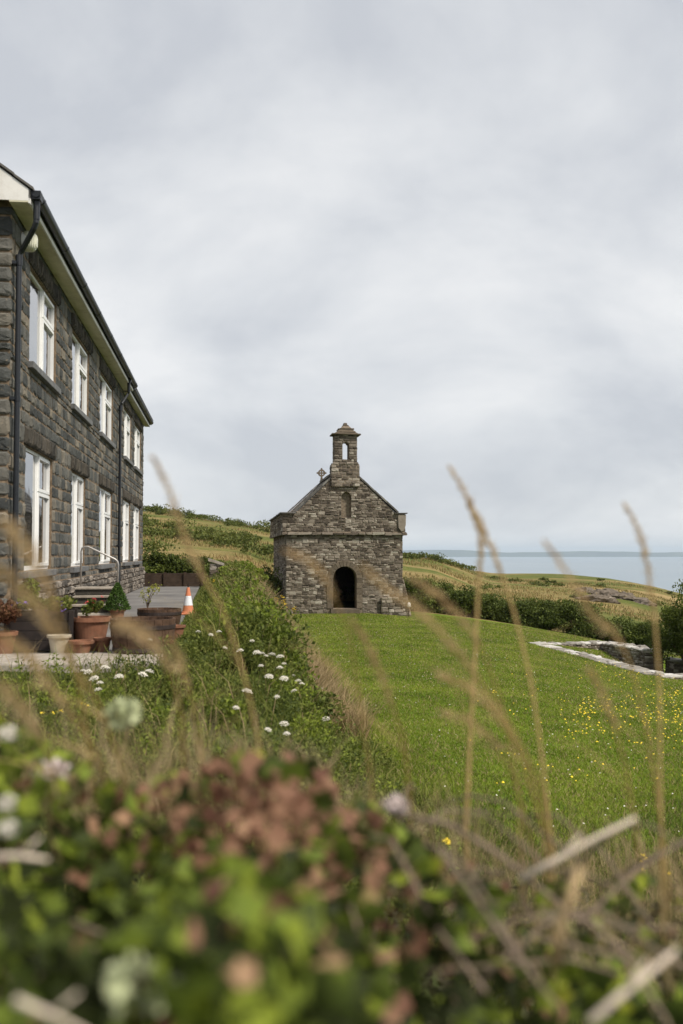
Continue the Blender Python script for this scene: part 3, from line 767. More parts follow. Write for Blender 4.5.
    # downpipes with swan necks
    def downpipe(y, gx, gz, zbot, ytop=None):
        ytop = y if ytop is None else ytop
        d = MB(); r = 0.036
        d.tube([(gx, ytop, gz), (gx, ytop, gz - 0.26)], r + 0.006, 12)
        d.tube([(gx, ytop, gz - 0.2), (gx - 0.005, ytop, gz - 0.30), (gx - 0.03, ytop + (y - ytop) * 0.1, gz - 0.36), (0.12, y, gz - 0.62), (0.09, y, gz - 0.70), (0.09, y, zbot)], r, 12)
        d.tube([(0.09, y, gz - 0.67), (0.09, y, gz - 0.80)], r + 0.008, 12)
        z = gz - 0.78
        while z > zbot + 0.3:
            d.box((0.01, y - 0.07, z - 0.02), (0.07, y + 0.07, z + 0.02))
            d.tube([(0.09, y, z - 0.03), (0.09, y, z + 0.03)], r + 0.007, 12)
            z -= 1.75
        d.box((gx - 0.06, ytop - 0.08, gz - 0.02), (gx + 0.06, ytop + 0.08, gz + 0.09))
        return d.build('downpipe', M_black, root, smooth=False)
    downpipe(0.06, OH + 0.08, EAVE + 0.06, 0.05, e0 + 0.12)
    yb = v_of(120.5, HU + 0.12) - v_near
    downpipe(yb, OH + 0.03, EAVE + 0.03, 0.03, yb + 0.15)
    # roof slopes with slates, verge boards and boxed end
    TP = math.tan(R(37)); 
    for sgn in (1, -1):
        rb = MB()
        y0, y1 = e0 - 0.02, LEN + 0.32
        n_r = 16; run = DEP / 2 + OH + 0.06
        for k in range(n_r):
            q0, q1 = run * k / n_r, run * (k + 1) / n_r
            xa, xb = (-DEP / 2 + (run - q0) * sgn), (-DEP / 2 + (run - q1) * sgn)
            zA = EAVE + 0.15 + q0 * TP * 0.98 - 0.0; zB = EAVE + 0.15 + q1 * TP * 0.98
            y = y0 - (0.15 if k % 2 else 0)
            while y < y1:
                ya, yb_ = max(y, y0), min(y + 0.3 - 0.004, y1)
                if yb_ - ya > 0.02:
                    t = rng.uniform(0.012, 0.018)
                    rb.add([(xa, ya, zA + t + 0.006), (xa, yb_, zA + t + 0.006), (xb, yb_, zB + t - 0.006), (xb, ya, zB + t - 0.006), (xa, ya, zA - 0.01), (xa, yb_, zA - 0.01), (xb, yb_, zB - 0.02), (xb, ya, zB - 0.02)],
                           [(0, 1, 2, 3), (4, 7, 6, 5), (0, 4, 5, 1), (2, 6, 7, 3), (1, 5, 6, 2), (3, 7, 4, 0)])
                y += 0.3
        rb.build('roof', M_slate, root)
    RZ = EAVE + 0.15; run = DEP / 2 + OH
    for yy in (e0, LEN + 0.29):
        bb = MB()
        polygon_prism(bb, [(OH + 0.015, EAVE + 0.002), (OH + 0.015, EAVE + 0.14), (-DEP / 2, RZ + run * TP * 0.98 - 0.03), (-DEP - OH, EAVE + 0.14), (-DEP - OH, EAVE + 0.002), (-DEP - 0.03, EAVE + 0.002), (-DEP / 2, RZ + run * TP * 0.98 - 0.33), (-0.25, EAVE + 0.002)], [], (1, 0, 0), BV, (0, yy, 0), (0, 0.022, 0))
        bb.build('bargeboard', M_barge, root)
    # solid block behind the panes, coloured black for the unlit rooms
    dk = MB(); dk.box((-0.9, 0.35, 0.1), (-0.5, LEN - 0.35, EAVE - 0.1)); dk.build('room_dark_block', M_dark, root)
    # bulkhead lamp on the wall below the eaves
    lz = z_of(26, 238, HU + 0.15); lv_ = v_of(26, HU + 0.12) - v_near
    lamp = MB(); lamp.tube([(0.03, lv_, lz), (0.09, lv_, lz)], 0.12, 20)
    lo = lamp.build('wall_lamp', M_upvc, root)
    lg = MB(); lg.lathe([(0.02, -0.12), (0.07, -0.125), (0.10, -0.09), (0.115, -0.05), (0.115, 0.05), (0.10, 0.09), (0.07, 0.125), (0.02, 0.12)], 20, (0.11, lv_, lz)); lg.build('lamp_shade', M_lampglass, lo, smooth=True)
    return root, v_near, g0
house, HV, SILL = build_house()

# ------------------------------------------------------------------ steps up to the house side, with a handrail
def build_steps():
    rng = random.Random(5)
    v0 = 16.9
    root = empty('stone_steps', 'dark stone steps with pale nosings against the house wall', 'steps', -2.18, v0, 0)
    for k in range(4):
        mb = MB(); z0, z1 = 0.135 * k, 0.135 * (k + 1)
        mb.box((-0.34, 0.26 * k + 0.03, z0), (0.36 - 0.01 * k, 1.35, z1 - 0.035), 0, 0.005, rng)
        mb.box((-0.345, 0.26 * k, z1 - 0.034), (0.375 - 0.01 * k, 1.36, z1), 1, 0.004, rng)
        mb.build('step', [M_lintel, M_slab], root, bevel=0.006)
    r = MB()
    zt = 0.54
    a, b = (-0.31, 1.28), (0.34, 1.28)
    r.tube([(a[0], a[1], zt), (a[0], a[1], 1.17), (a[0] + .015, a[1], 1.22), (a[0] + 0.06, a[1], 1.25), (a[0] + .12, a[1], 1.25), (b[0] - .06, b[1], 1.03), (b[0] - .015, b[1], 0.99), (b[0], b[1], 0.93), (b[0], b[1], zt - 0.01)], 0.017, 10)
    r.build('handrail', M_metal, root, smooth=True)
build_steps()

# ------------------------------------------------------------------ the chapel
def build_chapel():
    rng = random.Random(21)
    V0 = 42.0; U0, U1 = 2.70, 7.66
    ZB = -1.42
    root = empty('stone_chapel', 'small rubble stone chapel with a bellcote standing on the lawn', 'chapel', U0, V0, ZB)
    Wd = U1 - U0; LEN = 10.3
    px0 = 285.5
    def zz(py): return at(345, py, 42.0).z - ZB
    def uu(px): return v_of_inv(px)
    def v_of_inv(px):
        t = (px - 341.5) / F
        return V0 * (SN + t * CS) / (CS - t * SN) - U0
    zstr, zsh, zap = zz(533.0), zz(513.5), zz(465.0)
    cx = v_of_inv(345.2)
    slope = (zap - zsh) / (cx + 0.0)
    door = (v_of_inv(333.2), v_of_inv(356.5), zz(609.0), zz(566.5))
    nich = (v_of_inv(341.2), v_of_inv(350.8), zz(518), zz(491.5))
    A3, B3, N3 = (1, 0, 0), (0, 0, 1), (0, -1, 0)
    gx0, gx1 = v_of_inv(295), v_of_inv(396)
    def roofline(x):
        return zap - abs(x - cx) * (zap - zsh) / (cx - gx0 + 0.1)
    mb = MB()
    dw = door[1] - door[0]; dh = door[3] - door[2]; dc = (door[0] + door[1]) / 2
    nw = nich[1] - nich[0]; nc = (nich[0] + nich[1]) / 2
    # front wall, with its door opening and the shallow niche
    fl = [(0, -0.3), (Wd, -0.3), (Wd, zstr), (0, zstr)]
    polygon_prism(mb, fl, [arch(dc, door[2], dw, dh)], A3, B3, (0, 0, 0), (0, 0.6, 0), 1)
    up = [(-0.16, zstr + 0.001), (Wd + 0.1, zstr + 0.001), (Wd + 0.1, zsh), (gx1, zsh), (cx, zap), (gx0, zsh), (-0.16, zsh)]
    polygon_prism(mb, up, [arch(nc, nich[2], nw, nich[3] - nich[2])], A3, B3, (0, -0.08, 0), (0, 0.4, 0), 1)
    mb.box((nc - nw, 0.10, nich[2] - 0.1), (nc + nw, 0.3, nich[3] + 0.1), 1)
    # side and back walls
    mb.box((0, 0.6, -0.3), (0.5, LEN, zstr), 1); mb.box((Wd - 0.5, 0.6, -0.3), (Wd, LEN, zstr), 1)
    mb.box((0.5, LEN - 0.5, -0.3), (Wd - 0.5, LEN, zstr), 1)
    mb.box((-0.16, 0.325, zstr + 0.001), (0.3, LEN, zsh), 1); mb.box((Wd - 0.3, 0.325, zstr + 0.001), (Wd + 0.1, LEN, zsh), 1)
    polygon_prism(mb, [(0.301, zstr), (Wd - 0.301, zstr), (Wd - 0.301, zsh), (cx, zap), (0.301, zsh)], [], A3, B3, (0, LEN - 0.35, 0), (0, 0.349, 0), 1)
    ring = 0.25
    def sp_front(za, zb):
        zm = (za + zb) / 2
        hs = []
        if zm < door[3] + ring:
            top_r = dw / 2 + ring; zc = door[3] - dw / 2
            if zm > zc:
                q = top_r ** 2 - (zm - zc) ** 2
                if q > 0: hs.append((dc - math.sqrt(q), dc + math.sqrt(q)))
            else: hs.append((dc - top_r, dc + top_r))
        return cut([(-0.02, Wd + 0.02)], hs)
    def sp_up(za, zb):
        zm = (za + zb) / 2
        if zm < zsh: s = [(-0.18, Wd + 0.12)]
        else:
            k = (zap - zm) / (zap - zsh); s = [(cx - (cx - gx0) * k, cx + (gx1 - cx) * k)]
        if nich[2] < zm < nich[3] + 0.02: 
            ww = nw / 2 if zm < nich[3] - nw / 2 else math.sqrt(max(0, (nw / 2) ** 2 - (zm - nich[3] + nw / 2) ** 2))
            s = cut(s, [(nc - ww, nc + ww)])
        return s
    kw = dict(coursed=False, rough=0.55)
    lay_stones(mb, (0, 0, 0), A3, B3, N3, -0.1, zstr - 0.08, sp_front, rng, (0.05, 0.17), (0.08, 0.34), (0.004, 0.030), 0.014, 0, **kw)
    lay_stones(mb, (0, -0.08, 0), A3, B3, N3, zstr + 0.06, zap - 0.05, sp_up, rng, (0.05, 0.17), (0.08, 0.34), (0.004, 0.030), 0.014, 0, **kw)
    for (ox, nx) in ((0.0, -1), (Wd, 1)):
        lay_stones(mb, (ox, 0, 0), (0, 1, 0), B3, (nx, 0, 0), -0.1, zstr - 0.08, lambda a, b: [(0.0, LEN)], rng, (0.05, 0.17), (0.08, 0.34), (0.004, 0.030), 0.014, 0, **kw)
        lay_stones(mb, (ox + (0.16 if nx < 0 else 0.1) * nx, 0, 0), (0, 1, 0), B3, (nx, 0, 0), zstr + 0.06, zsh, lambda a, b: [(-0.08, LEN)], rng, (0.09, 0.19), (0.14, 0.42), (0.012, 0.045), 0.018, 0, **kw)
    lay_stones(mb, (0, LEN, 0), A3, B3, (0, 1, 0), -0.1, zsh, lambda a, b: [(0.0, Wd)], rng, (0.1, 0.2), (0.2, 0.5), (0.012, 0.045), 0.018, 0)
    mb.build('wall', [M_cstone, M_cmortar], root)
    # string course of thin projecting slabs
    sc = MB()
    x = -0.2
    while x < Wd + 0.2:
        w = min(rng.uniform(0.25, 0.6), Wd + 0.2 - x)
        sc.box((x, -0.145 + rng.uniform(-.03, .02), zstr - 0.075), (x + w - 0.02, 0.02, zstr + rng.uniform(0.0, 0.05)), 0, 0.022, rng); x += w
    for sx0, sx1 in ((-0.22, 0.02), (Wd - 0.02, Wd + 0.19)):
        y = 0.03
        while y < LEN:
            w = min(rng.uniform(0.25, 0.6), LEN - y)
            sc.box((sx0, y, zstr - 0.08), (sx1, y + w - 0.012, zstr + 0.055), 0, 0.008, rng); y += w
    sc.build('string_course', M_cstone, root, bevel=0.01)
    # kneelers: rounded corbel blocks at both shoulders
    for kx in (Wd - 0.22,):
        kb = MB(); 
        polygon_prism(kb, [(kx, zsh - 0.02), (kx + 0.36, zsh - 0.02), (kx + 0.35, zstr + 0.35), (kx + 0.27, zstr + 0.1), (kx + 0.16, zstr + 0.065), (kx + 0.03, zstr + 0.22)], [], A3, B3, (0, -0.16, 0), (0, 0.5, 0))
        kb.build('kneeler', M_cstone, root, bevel=0.02)
    # parapet copings
    cp = MB()
    for sx0, sx1 in ((-0.26, 0.36), (Wd - 0.36, Wd + 0.2)):
        y = -0.2
        while y < LEN:
            w = min(rng.uniform(0.4, 0.8), LEN - y); cp.box((sx0, y, zsh + 0.002), (sx1, y + w - 0.012, zsh + 0.055), 0, 0.012, rng); y += w
    # raking copings on front and back gables
    for yy0, yy1 in ((-0.14, 0.36), (LEN - 0.38, LEN + 0.06)):
        for sg in (-1, 1):
            n = 9; xe = (cx - gx0 + 0.1) if sg < 0 else (gx1 - cx + 0.1)
            for k in range(n):
                x0, x1 = cx + sg * xe * k / n, cx + sg * xe * (k + 1) / n
                za, zb = zap - (zap - zsh) * k / n, zap - (zap - zsh) * (k + 1) / n
                j = rng.uniform(-0.012, 0.012); e = 0.006 * sg
                vs = [(x0, yy0 + j, za + 0.01), (x1 - e, yy0 + j, zb + 0.01), (x1 - e, yy1, zb + 0.01), (x0, yy1, za + 0.01)]
                t = 0.085 + rng.uniform(-.01, .01)
                cp.add(vs + [(p[0], p[1], p[2] + t) for p in vs], [(0, 3, 2, 1), (4, 5, 6, 7), (0, 1, 5, 4), (1, 2, 6, 5), (2, 3, 7, 6), (3, 0, 4, 7)])
    cp.build('coping', M_slate, root, bevel=0.01)
    # stone-flag roof
    rf = MB()
    for sg in (-1, 1):
        n = 10; xe = cx - 0.36
        for k in range(n):
            q0, q1 = k / n, (k + 1) / n
            xa, xb = cx + sg * xe * (1 - q0), cx + sg * xe * (1 - q1)
            za, zb = zsh - 0.05 + (zap - zsh + 0.01) * q0, zsh - 0.05 + (zap - zsh + 0.01) * q1
            y = 0.36
            while y < LEN - 0.38:
                w = min(rng.uniform(0.25, 0.5), LEN - 0.38 - y); t = rng.uniform(0.03, 0.05)
                vs = [(xa, y, za), (xa, y + w - 0.006, za), (xb, y + w - 0.006, zb), (xb, y, zb)]
                rf.add(vs + [(p[0], p[1], p[2] + t * (1.2 if i < 2 else 0.3)) for i, p in enumerate(vs)], [(0, 3, 2, 1), (4, 5, 6, 7), (0, 1, 5, 4), (1, 2, 6, 5), (2, 3, 7, 6), (3, 0, 4, 7)]); y += w
    y = 0.3
    while y < LEN - 0.1:
        rf.box((cx - 0.1, y, zap - 0.03), (cx + 0.1, y + 0.48, zap + 0.075), 0, 0.01, rng); y += 0.5
    rf.build('roof', M_slate, root)
    # door surround of voussoirs, sill step and dark plank door standing open
    ds = MB()
    r0, r1 = dw / 2 + 0.002, dw / 2 + ring - 0.01; zc = door[3] - dw / 2
    nv = 13
    for k in range(nv):
        a0, a1 = math.pi * k / nv + 0.012, math.pi * (k + 1) / nv - 0.012
        po = []
        for rr_, aa in ((r0, a0), (r1, a0), (r1, (a0 + a1) / 2), (r1, a1), (r0, a1), (r0, (a0 + a1) / 2)):
            po.append((dc + rr_ * math.cos(aa), zc + rr_ * math.sin(aa)))
        polygon_prism(ds, po, [], A3, B3, (0, -0.03 - rng.uniform(0, 0.012), 0), (0, 0.14, 0))
    for sg in (-1, 1):
        z = door[2]
        while z < zc - 0.01:
            h = min(rng.uniform(0.2, 0.36), zc - z)
            if zc - z - h < 0.1: h = zc - z
            lo_, hi_ = sorted((dc + sg * r0, dc + sg * (r1 + rng.uniform(-0.01, 0.04))))
            ds.box((lo_, -0.035 - rng.uniform(0, .012), z + 0.006), (hi_, 0.1, z + h - 0.006), 0, 0.004, rng); z += h
    ds.build('door_surround', M_dressed, root, bevel=0.008)
    ds = MB(); ds.box((dc - dw / 2 - 0.12, -0.24, -0.1), (dc + dw / 2 + 0.12, 0.3, door[2] - 0.006), 0, 0.008, rng); ds.build('doorstep', M_dressed, root, bevel=0.012)
    dr = MB()
    for k in range(5): dr.box((dc - dw / 2 + 0.03, 0.62 + k * 0.15, door[2] + 0.02), (dc - dw / 2 + 0.07, 0.765 + k * 0.15, door[3] - 0.12), 0, 0.002, rng)
    dr.build('door', M_dwood, root)
    fl_ = MB(); fl_.box((0.5, 0.6, -0.3), (Wd - 0.5, LEN - 0.5, door[2] - 0.05)); fl_.build('floor', M_rough, root)
    # stone battered buttress at the right corner and the low pilaster beside it
    bt = MB()
    bx = v_of_inv(380.0)
    h_b = zz(592)
    polygon_prism(bt, [(Wd + 0.002, -0.3), (Wd + 0.42, -0.3), (Wd + 0.30, 0.35), (Wd + 0.06, 1.45), (Wd + 0.002, 1.5)], [], A3, B3, (0, 0.0, 0), (0, 0.8, 0), 1)
    def sp_b(za, zb):
        zm = (za + zb) / 2
        return [(Wd + 0.002, Wd + np.interp(zm, [-0.3, 0.35, 1.45], [0.42, 0.3, 0.06]))]
    lay_stones(bt, (0, 0, 0), A3, B3, N3, -0.1, 1.4, sp_b, rng, (0.08, 0.17), (0.12, 0.3), (0.015, 0.045), 0.018, 0)
    polygon_prism(bt, [(bx + 0.03, -0.3), (Wd - 0.003, -0.3), (Wd - 0.003, h_b - 0.25), (bx + 0.03, h_b - 0.25)], [], A3, B3, (0, -0.16, 0), (0, 0.13, 0), 1)
    lay_stones(bt, (0, -0.16, 0), A3, B3, N3, -0.1, h_b - 0.22, lambda a, b: [(bx + 0.03, Wd)], rng, (0.08, 0.16), (0.12, 0.35), (0.015, 0.04), 0.018, 0)
    bt.build('buttress', [M_cstone, M_cmortar], root)
    # bellcote: base block, pierced upper stage, stepped cap
    bl = MB()
    b0, b1 = v_of_inv(330.6), v_of_inv(359.3); c0, c1 = v_of_inv(333.6), v_of_inv(356.8)
    zb0, zb1, zc1 = zz(478), zz(461.5), zz(434.0)
    Y0, Y1 = -0.21, 0.50
    polygon_prism(bl, [(b0 + 0.03, zb0 - 0.35), (b1 - 0.03, zb0 - 0.35), (b1 - 0.03, zb1 - 0.1), (c1 - 0.02, zb1), (c0 + 0.02, zb1), (b0 + 0.03, zb1 - 0.1)], [], A3, B3, (0, Y0 + 0.03, 0), (0, Y1 - Y0 - 0.06, 0), 1)
    op = arch((v_of_inv(342.1) + v_of_inv(348.5)) / 2, zz(459.8), v_of_inv(348.5) - v_of_inv(342.1), zz(441.6) - zz(459.8))
    polygon_prism(bl, [(c0 + 0.02, zb1 + 0.001), (c1 - 0.02, zb1 + 0.001), (c1 - 0.02, zc1), (c0 + 0.02, zc1)], [op], A3, B3, (0, Y0 + 0.05, 0), (0, Y1 - Y0 - 0.1, 0), 1)
    oc = sum(p[0] for p in op[:2]) / 2; ow = (op[1][0] - op[0][0]) / 2
    def sp_bc(za, zb):
        zm = (za + zb) / 2
        if zm < zb1 - 0.1: return [(b0, b1)]
        if zm < zb1: return [(b0 + 0.06, b1 - 0.06)]
        s = [(c0, c1)]
        zt_ = op[2][1] + 0.0
        if zz(459.8) < zm < zz(441.6) + 0.02:
            ww = ow if zm < zz(441.6) - ow else math.sqrt(max(0, ow ** 2 - (zm - zz(441.6) + ow) ** 2))
            s = cut(s, [(oc - ww, oc + ww)])
        return s
    for (yy, nn) in ((Y0 + 0.04, (0, -1, 0)), (Y1 - 0.04, (0, 1, 0))):
        lay_stones(bl, (0, yy, 0), A3, B3, nn, zb0 - 0.35, zb1, sp_bc, rng, (0.08, 0.16), (0.14, 0.36), (0.012, 0.04), 0.016, 0)
        lay_stones(bl, (0, yy, 0), A3, B3, nn, zb1, zc1, sp_bc, rng, (0.08, 0.15), (0.12, 0.34), (0.012, 0.035), 0.016, 0)
    for (xx, nn) in ((c0 + 0.02, (-1, 0, 0)), (c1 - 0.02, (1, 0, 0))):
        lay_stones(bl, (xx, 0, 0), (0, 1, 0), B3, nn, zb1, zc1, lambda a, b: [(Y0 + 0.05, Y1 - 0.05)], rng, (0.08, 0.15), (0.15, 0.34), (0.01, 0.03), 0.016, 0)
    for (xx, nn) in ((b0 + 0.03, (-1, 0, 0)), (b1 - 0.03, (1, 0, 0))):
        lay_stones(bl, (xx, 0, 0), (0, 1, 0), B3, nn, zb0 - 0.3, zb1 - 0.1, lambda a, b: [(Y0 + 0.05, Y1 - 0.05)], rng, (0.08, 0.15), (0.15, 0.34), (0.01, 0.03), 0.016, 0)
    bo = bl.build('bellcote', [M_cstone, M_cmortar], root)
    cap = MB()
    bc = v_of_inv(345.5)
    tiers = [(v_of_inv(331.2), v_of_inv(359.8), zz(434.2), zz(431.6)), (bc - 0.46, bc + 0.46, zz(431.6), zz(429.5)), (bc - 0.36, bc + 0.36, zz(429.5), zz(427.3)), (bc - 0.25, bc + 0.25, zz(427.3), zz(425.2)), (bc - 0.13, bc + 0.13, zz(425.2), zz(423.5)), (bc - 0.055, bc + 0.055, zz(423.5), zz(421.5))]
    tiers = [(331.0, 360.0, 434.4, 331.4, 359.6, 433.2, .10, .10), (333.0, 358.0, 433.2, 337.0, 354.2, 431.4, .06, .02), (336.4, 354.8, 431.4, 336.6, 354.4, 430.3, .05, .04), (338.0, 353.0, 430.3, 338.3, 352.7, 428.6, .01, .0), (337.4, 353.6, 428.6, 337.8, 353.2, 427.9, .03, .03), (339.6, 351.3, 427.9, 343.0, 348.2, 424.9, -.04, -.14), (342.6, 348.6, 424.9, 342.9, 348.3, 424.2, -.12, -.12), (343.6, 347.6, 424.2, 344.4, 346.8, 421.6, -.18, -.24)]
    for (p0, p1, y0, p2, p3, y1, d0_, d1_) in tiers:
        x0, x1, x2, x3, z0, z1 = v_of_inv(p0), v_of_inv(p1), v_of_inv(p2), v_of_inv(p3), zz(y0), zz(y1)
        vs = [(x0, Y0 - d0_, z0), (x1, Y0 - d0_, z0), (x1, Y1 + d0_, z0), (x0, Y1 + d0_, z0), (x2, Y0 - d1_, z1), (x3, Y0 - d1_, z1), (x3, Y1 + d1_, z1), (x2, Y1 + d1_, z1)]
        vs = [tuple(q + rng.uniform(-.014, .014) for q in p) for p in vs]
        cap.add(vs, [(0, 3, 2, 1), (4, 5, 6, 7), (0, 1, 5, 4), (1, 2, 6, 5), (2, 3, 7, 6), (3, 0, 4, 7)])
    cap.build('cap', M_dressed, bo, bevel=0.01)
    # wheel cross on the far gable
    cr = MB()
    yc = LEN - 0.15
    base = zap + 0.06
    czr = base + 0.44; R1 = 0.19
    # one open ring with four arms, cut as a single outline
    outer = []
    for k in range(48):
        th = 2 * math.pi * k / 48
        dd = min(abs((th % (math.pi / 2))), math.pi / 2 - (th % (math.pi / 2)))
        outer.append((cx + (R1 + 0.07 if dd < 0.2 else R1) * math.cos(th), czr + (R1 + 0.07 if dd < 0.2 else R1) * math.sin(th)))
    hl = []
    for q in range(4):
        am = math.pi / 4 + q * math.pi / 2
        hl.append([(cx + r_ * math.cos(am + da), czr + r_ * math.sin(am + da)) for r_, da in ((0.065, -0.3), (0.11, -0.42), (0.12, 0), (0.11, 0.42), (0.065, 0.3))])
    polygon_prism(cr, outer, hl, A3, B3, (0, yc - 0.05, 0), (0, 0.1, 0))
    polygon_prism(cr, [(cx - 0.11, base - 0.08), (cx + 0.11, base - 0.08), (cx + 0.055, base + 0.12), (cx + 0.05, czr - R1 - 0.055), (cx - 0.05, czr - R1 - 0.055), (cx - 0.055, base + 0.12)], [], A3, B3, (0, yc - 0.06, 0), (0, 0.12, 0))
    cr.build('wheel_cross', M_dressed, root)
    return root, v_of_inv
chapel, cu = build_chapel()
# small white floodlight on a spike by the chapel's right corner
fp = at(408.8, 613, 42.6); u_, v_ = UV(fp.x, fp.y); fz = tz(fp.x, fp.y)
fl = empty('ground_light', 'small white garden light beside the chapel right corner', 'light', u_, v_, fz)
mb = MB(); mb.tube([(0, 0, -0.05), (0, 0, 0.42)], 0.014, 8); mb.build('post', M_black, fl)
mb = MB(); mb.lathe([(0.03, 0.40), (0.07, 0.41), (0.08, 0.44), (0.08, 0.54), (0.06, 0.58), (0.02, 0.60)], 16); mb.build('lamp_shade', M_upvc, fl, smooth=True)

# ------------------------------------------------------------------ ruined walls on the lawn
def ruin(name, label, pts, thick, z_top, depth, seed, both=True):
    """a run of low dry stone wall along pts (x, y); z_top gives the height of the top at each point"""
    rng = random.Random(seed)
    root = bpy.data.objects.new(name, None); COL.objects.link(root); root.location = (pts[0][0], pts[0][1], z_top[0]); tag(root, label, 'ruined wall', 'remains of the old stone walls in the lawn')
    wb, tb = MB(), MB()
    o0 = Vector((pts[0][0], pts[0][1], z_top[0]))
    for i in range(len(pts) - 1):
        a = Vector((*pts[i], 0)); b = Vector((*pts[i + 1], 0)); d = (b - a); L = d.length; d.normalize(); n = Vector((-d.y, d.x, 0))
        za, zb = z_top[i], z_top[i + 1]
        def P(s, w, z): 
            q = a + d * s + n * w; return (q.x - o0.x, q.y - o0.y, z - o0.z)
        def top(s): return za + (zb - za) * s / L
        h = thick / 2
        vs = [P(0, -h, za - depth), P(L, -h, zb - depth), P(L, h, zb - depth), P(0, h, za - depth), P(0, -h, za - 0.06), P(L, -h, zb - 0.06), P(L, h, zb - 0.06), P(0, h, za - 0.06)]
        wb.add(vs, [(0, 3, 2, 1), (4, 5, 6, 7), (0, 1, 5, 4), (1, 2, 6, 5), (2, 3, 7, 6), (3, 0, 4, 7)], 1)
        for side in (-1, 1):
            rows = int((depth - 0.05) / 0.085)
            for r_ in range(rows):
                s = -0.02 if i == 0 else 0.0
                while s < L:
                    w = min(rng.uniform(0.1, 0.34), L - s + 0.02)
                    zt = top(max(0, s + w / 2)) - 0.06 - r_ * 0.085
                    q0 = P(s, side * h, 0)
                    hh = 0.08 * rng.uniform(0.8, 1)
                    one_stone(wb, (q0[0], q0[1], zt - 0.085 - o0.z), tuple(d), (0, 0, 1), tuple(n * side), 0.008, w - 0.008, 0.004, hh, rng.uniform(0.02, 0.06), rng, 0, 0.4)
                    s += w
        for (s_end, dr) in ((0, -1), (L, 1)):
            for r_ in range(int((depth - .05) / 0.085)):
                q0 = P(s_end, -h, 0); zt = top(s_end) - 0.06 - r_ * 0.085
                one_stone(wb, (q0[0], q0[1], zt - 0.085 - o0.z), tuple(n), (0, 0, 1), tuple(d * dr), 0.01, thick * .48, 0.004, 0.078, rng.uniform(.02, .05), rng, 0, 0.4)
                one_stone(wb, (q0[0], q0[1], zt - 0.085 - o0.z), tuple(n), (0, 0, 1), tuple(d * dr), thick * .52, thick - .01, 0.004, 0.078, rng.uniform(.02, .05), rng, 0, 0.4)
        s = -0.05
        while s < L:
            w = min(rng.uniform(0.2, 0.5), L + 0.05 - s)
            splits = [-h - 0.04, rng.uniform(-0.1, 0.1) * thick, h + 0.04] if rng.random() < 0.7 else [-h - 0.05, h + 0.05]
            for k in range(len(splits) - 1):
                q0 = P(s, splits[k], 0)
                one_stone(tb, (q0[0], q0[1], top(s + w / 2) - 0.055 - o0.z), tuple(d), tuple(n), (0, 0, 1), 0.01, w - 0.01, 0.01, splits[k + 1] - splits[k] - 0.01, rng.uniform(0.02, 0.06), rng, 0, 0.5)
            s += w
    wb.build('stonework', [M_ruin, M_cmortar], root); tb.build('coping', M_ruintop, root)
    return root
def Z(d): return EYE - d
r1 = ruin('ruined_wall', 'long low wall stump with white lichened top running down the lawn', [(6.55, 34.0), (8.6, 27.6)], 0.6, [Z(3.0), Z(3.26)], 0.5, 31)
r2 = ruin('ruined_wall', 'rear stub of ruined wall closing the back of the sunken enclosure', [(6.9, 34.4), (9.45, 36.2)], 0.45, [Z(3.06), Z(3.17)], 0.75, 32)
r3 = ruin('ruined_wall', 'tallest chunk of ruined wall with a square dark end face', [(9.62, 36.2), (9.85, 31.6)], 0.6, [Z(3.17), Z(3.0)], 0.95, 33)
r4 = ruin('ruined_wall', 'low wall stump continuing right along the grass below the round bush', [(8.75, 27.7), (13.0, 28.7)], 0.5, [Z(3.33), Z(3.42)], 0.5, 34)
r5 = ruin('ruined_wall', 'short stone block of wall half hidden behind the round bush', [(10.3, 31.4), (12.8, 31.8)], 0.55, [Z(3.28), Z(3.35)], 0.7, 35)

# ------------------------------------------------------------------ terrace things
def plant_mass(name, parent, c, rad, n, size, m, seed, nclump=10, cr=0.45, up=0.3, aspect=0.6):
    rs = np.random.default_rng(seed)
    P, O = clump_points(c, rad, n, rs, nclump, cr)
    V, T = leaf_arrays(P, size, rs, up, aspect, O * 0.6)
    return np_mesh(name, V, T, m, parent)
def flowers(name, parent, pts, r, m, seed):
    rs = random.Random(seed)
    mb = MB()
    for p in pts:
        for k in range(5):
            a = 2 * math.pi * k / 5 + rs.random(); t = rs.uniform(-0.3, 0.8)
            d = Vector((math.cos(a), math.sin(a), t)).normalized(); q = d.cross(Vector((0, 0, 1))).normalized()
            p0 = Vector(p)
            mb.add([p0, p0 + d * r * 0.6 + q * r * 0.4, p0 + d * r, p0 + d * r * 0.6 - q * r * 0.4], [(0, 1, 2, 3)])
    return mb.build(name, m, parent)
def pot_profile(r0, r1, h, rim=0.04):
    return [(r0 * 0.5, 0), (r0, 0.0), (r0 + (r1 - r0) * 0.85, h - rim), (r1 + 0.012, h - rim), (r1 + 0.015, h), (r1 - 0.012, h), (r1 - 0.02, h - 0.03), (0.02, h - 0.035)]
def place(px, py, z=0.0):
    p = on_z(px, py, z); return UV(p.x, p.y)
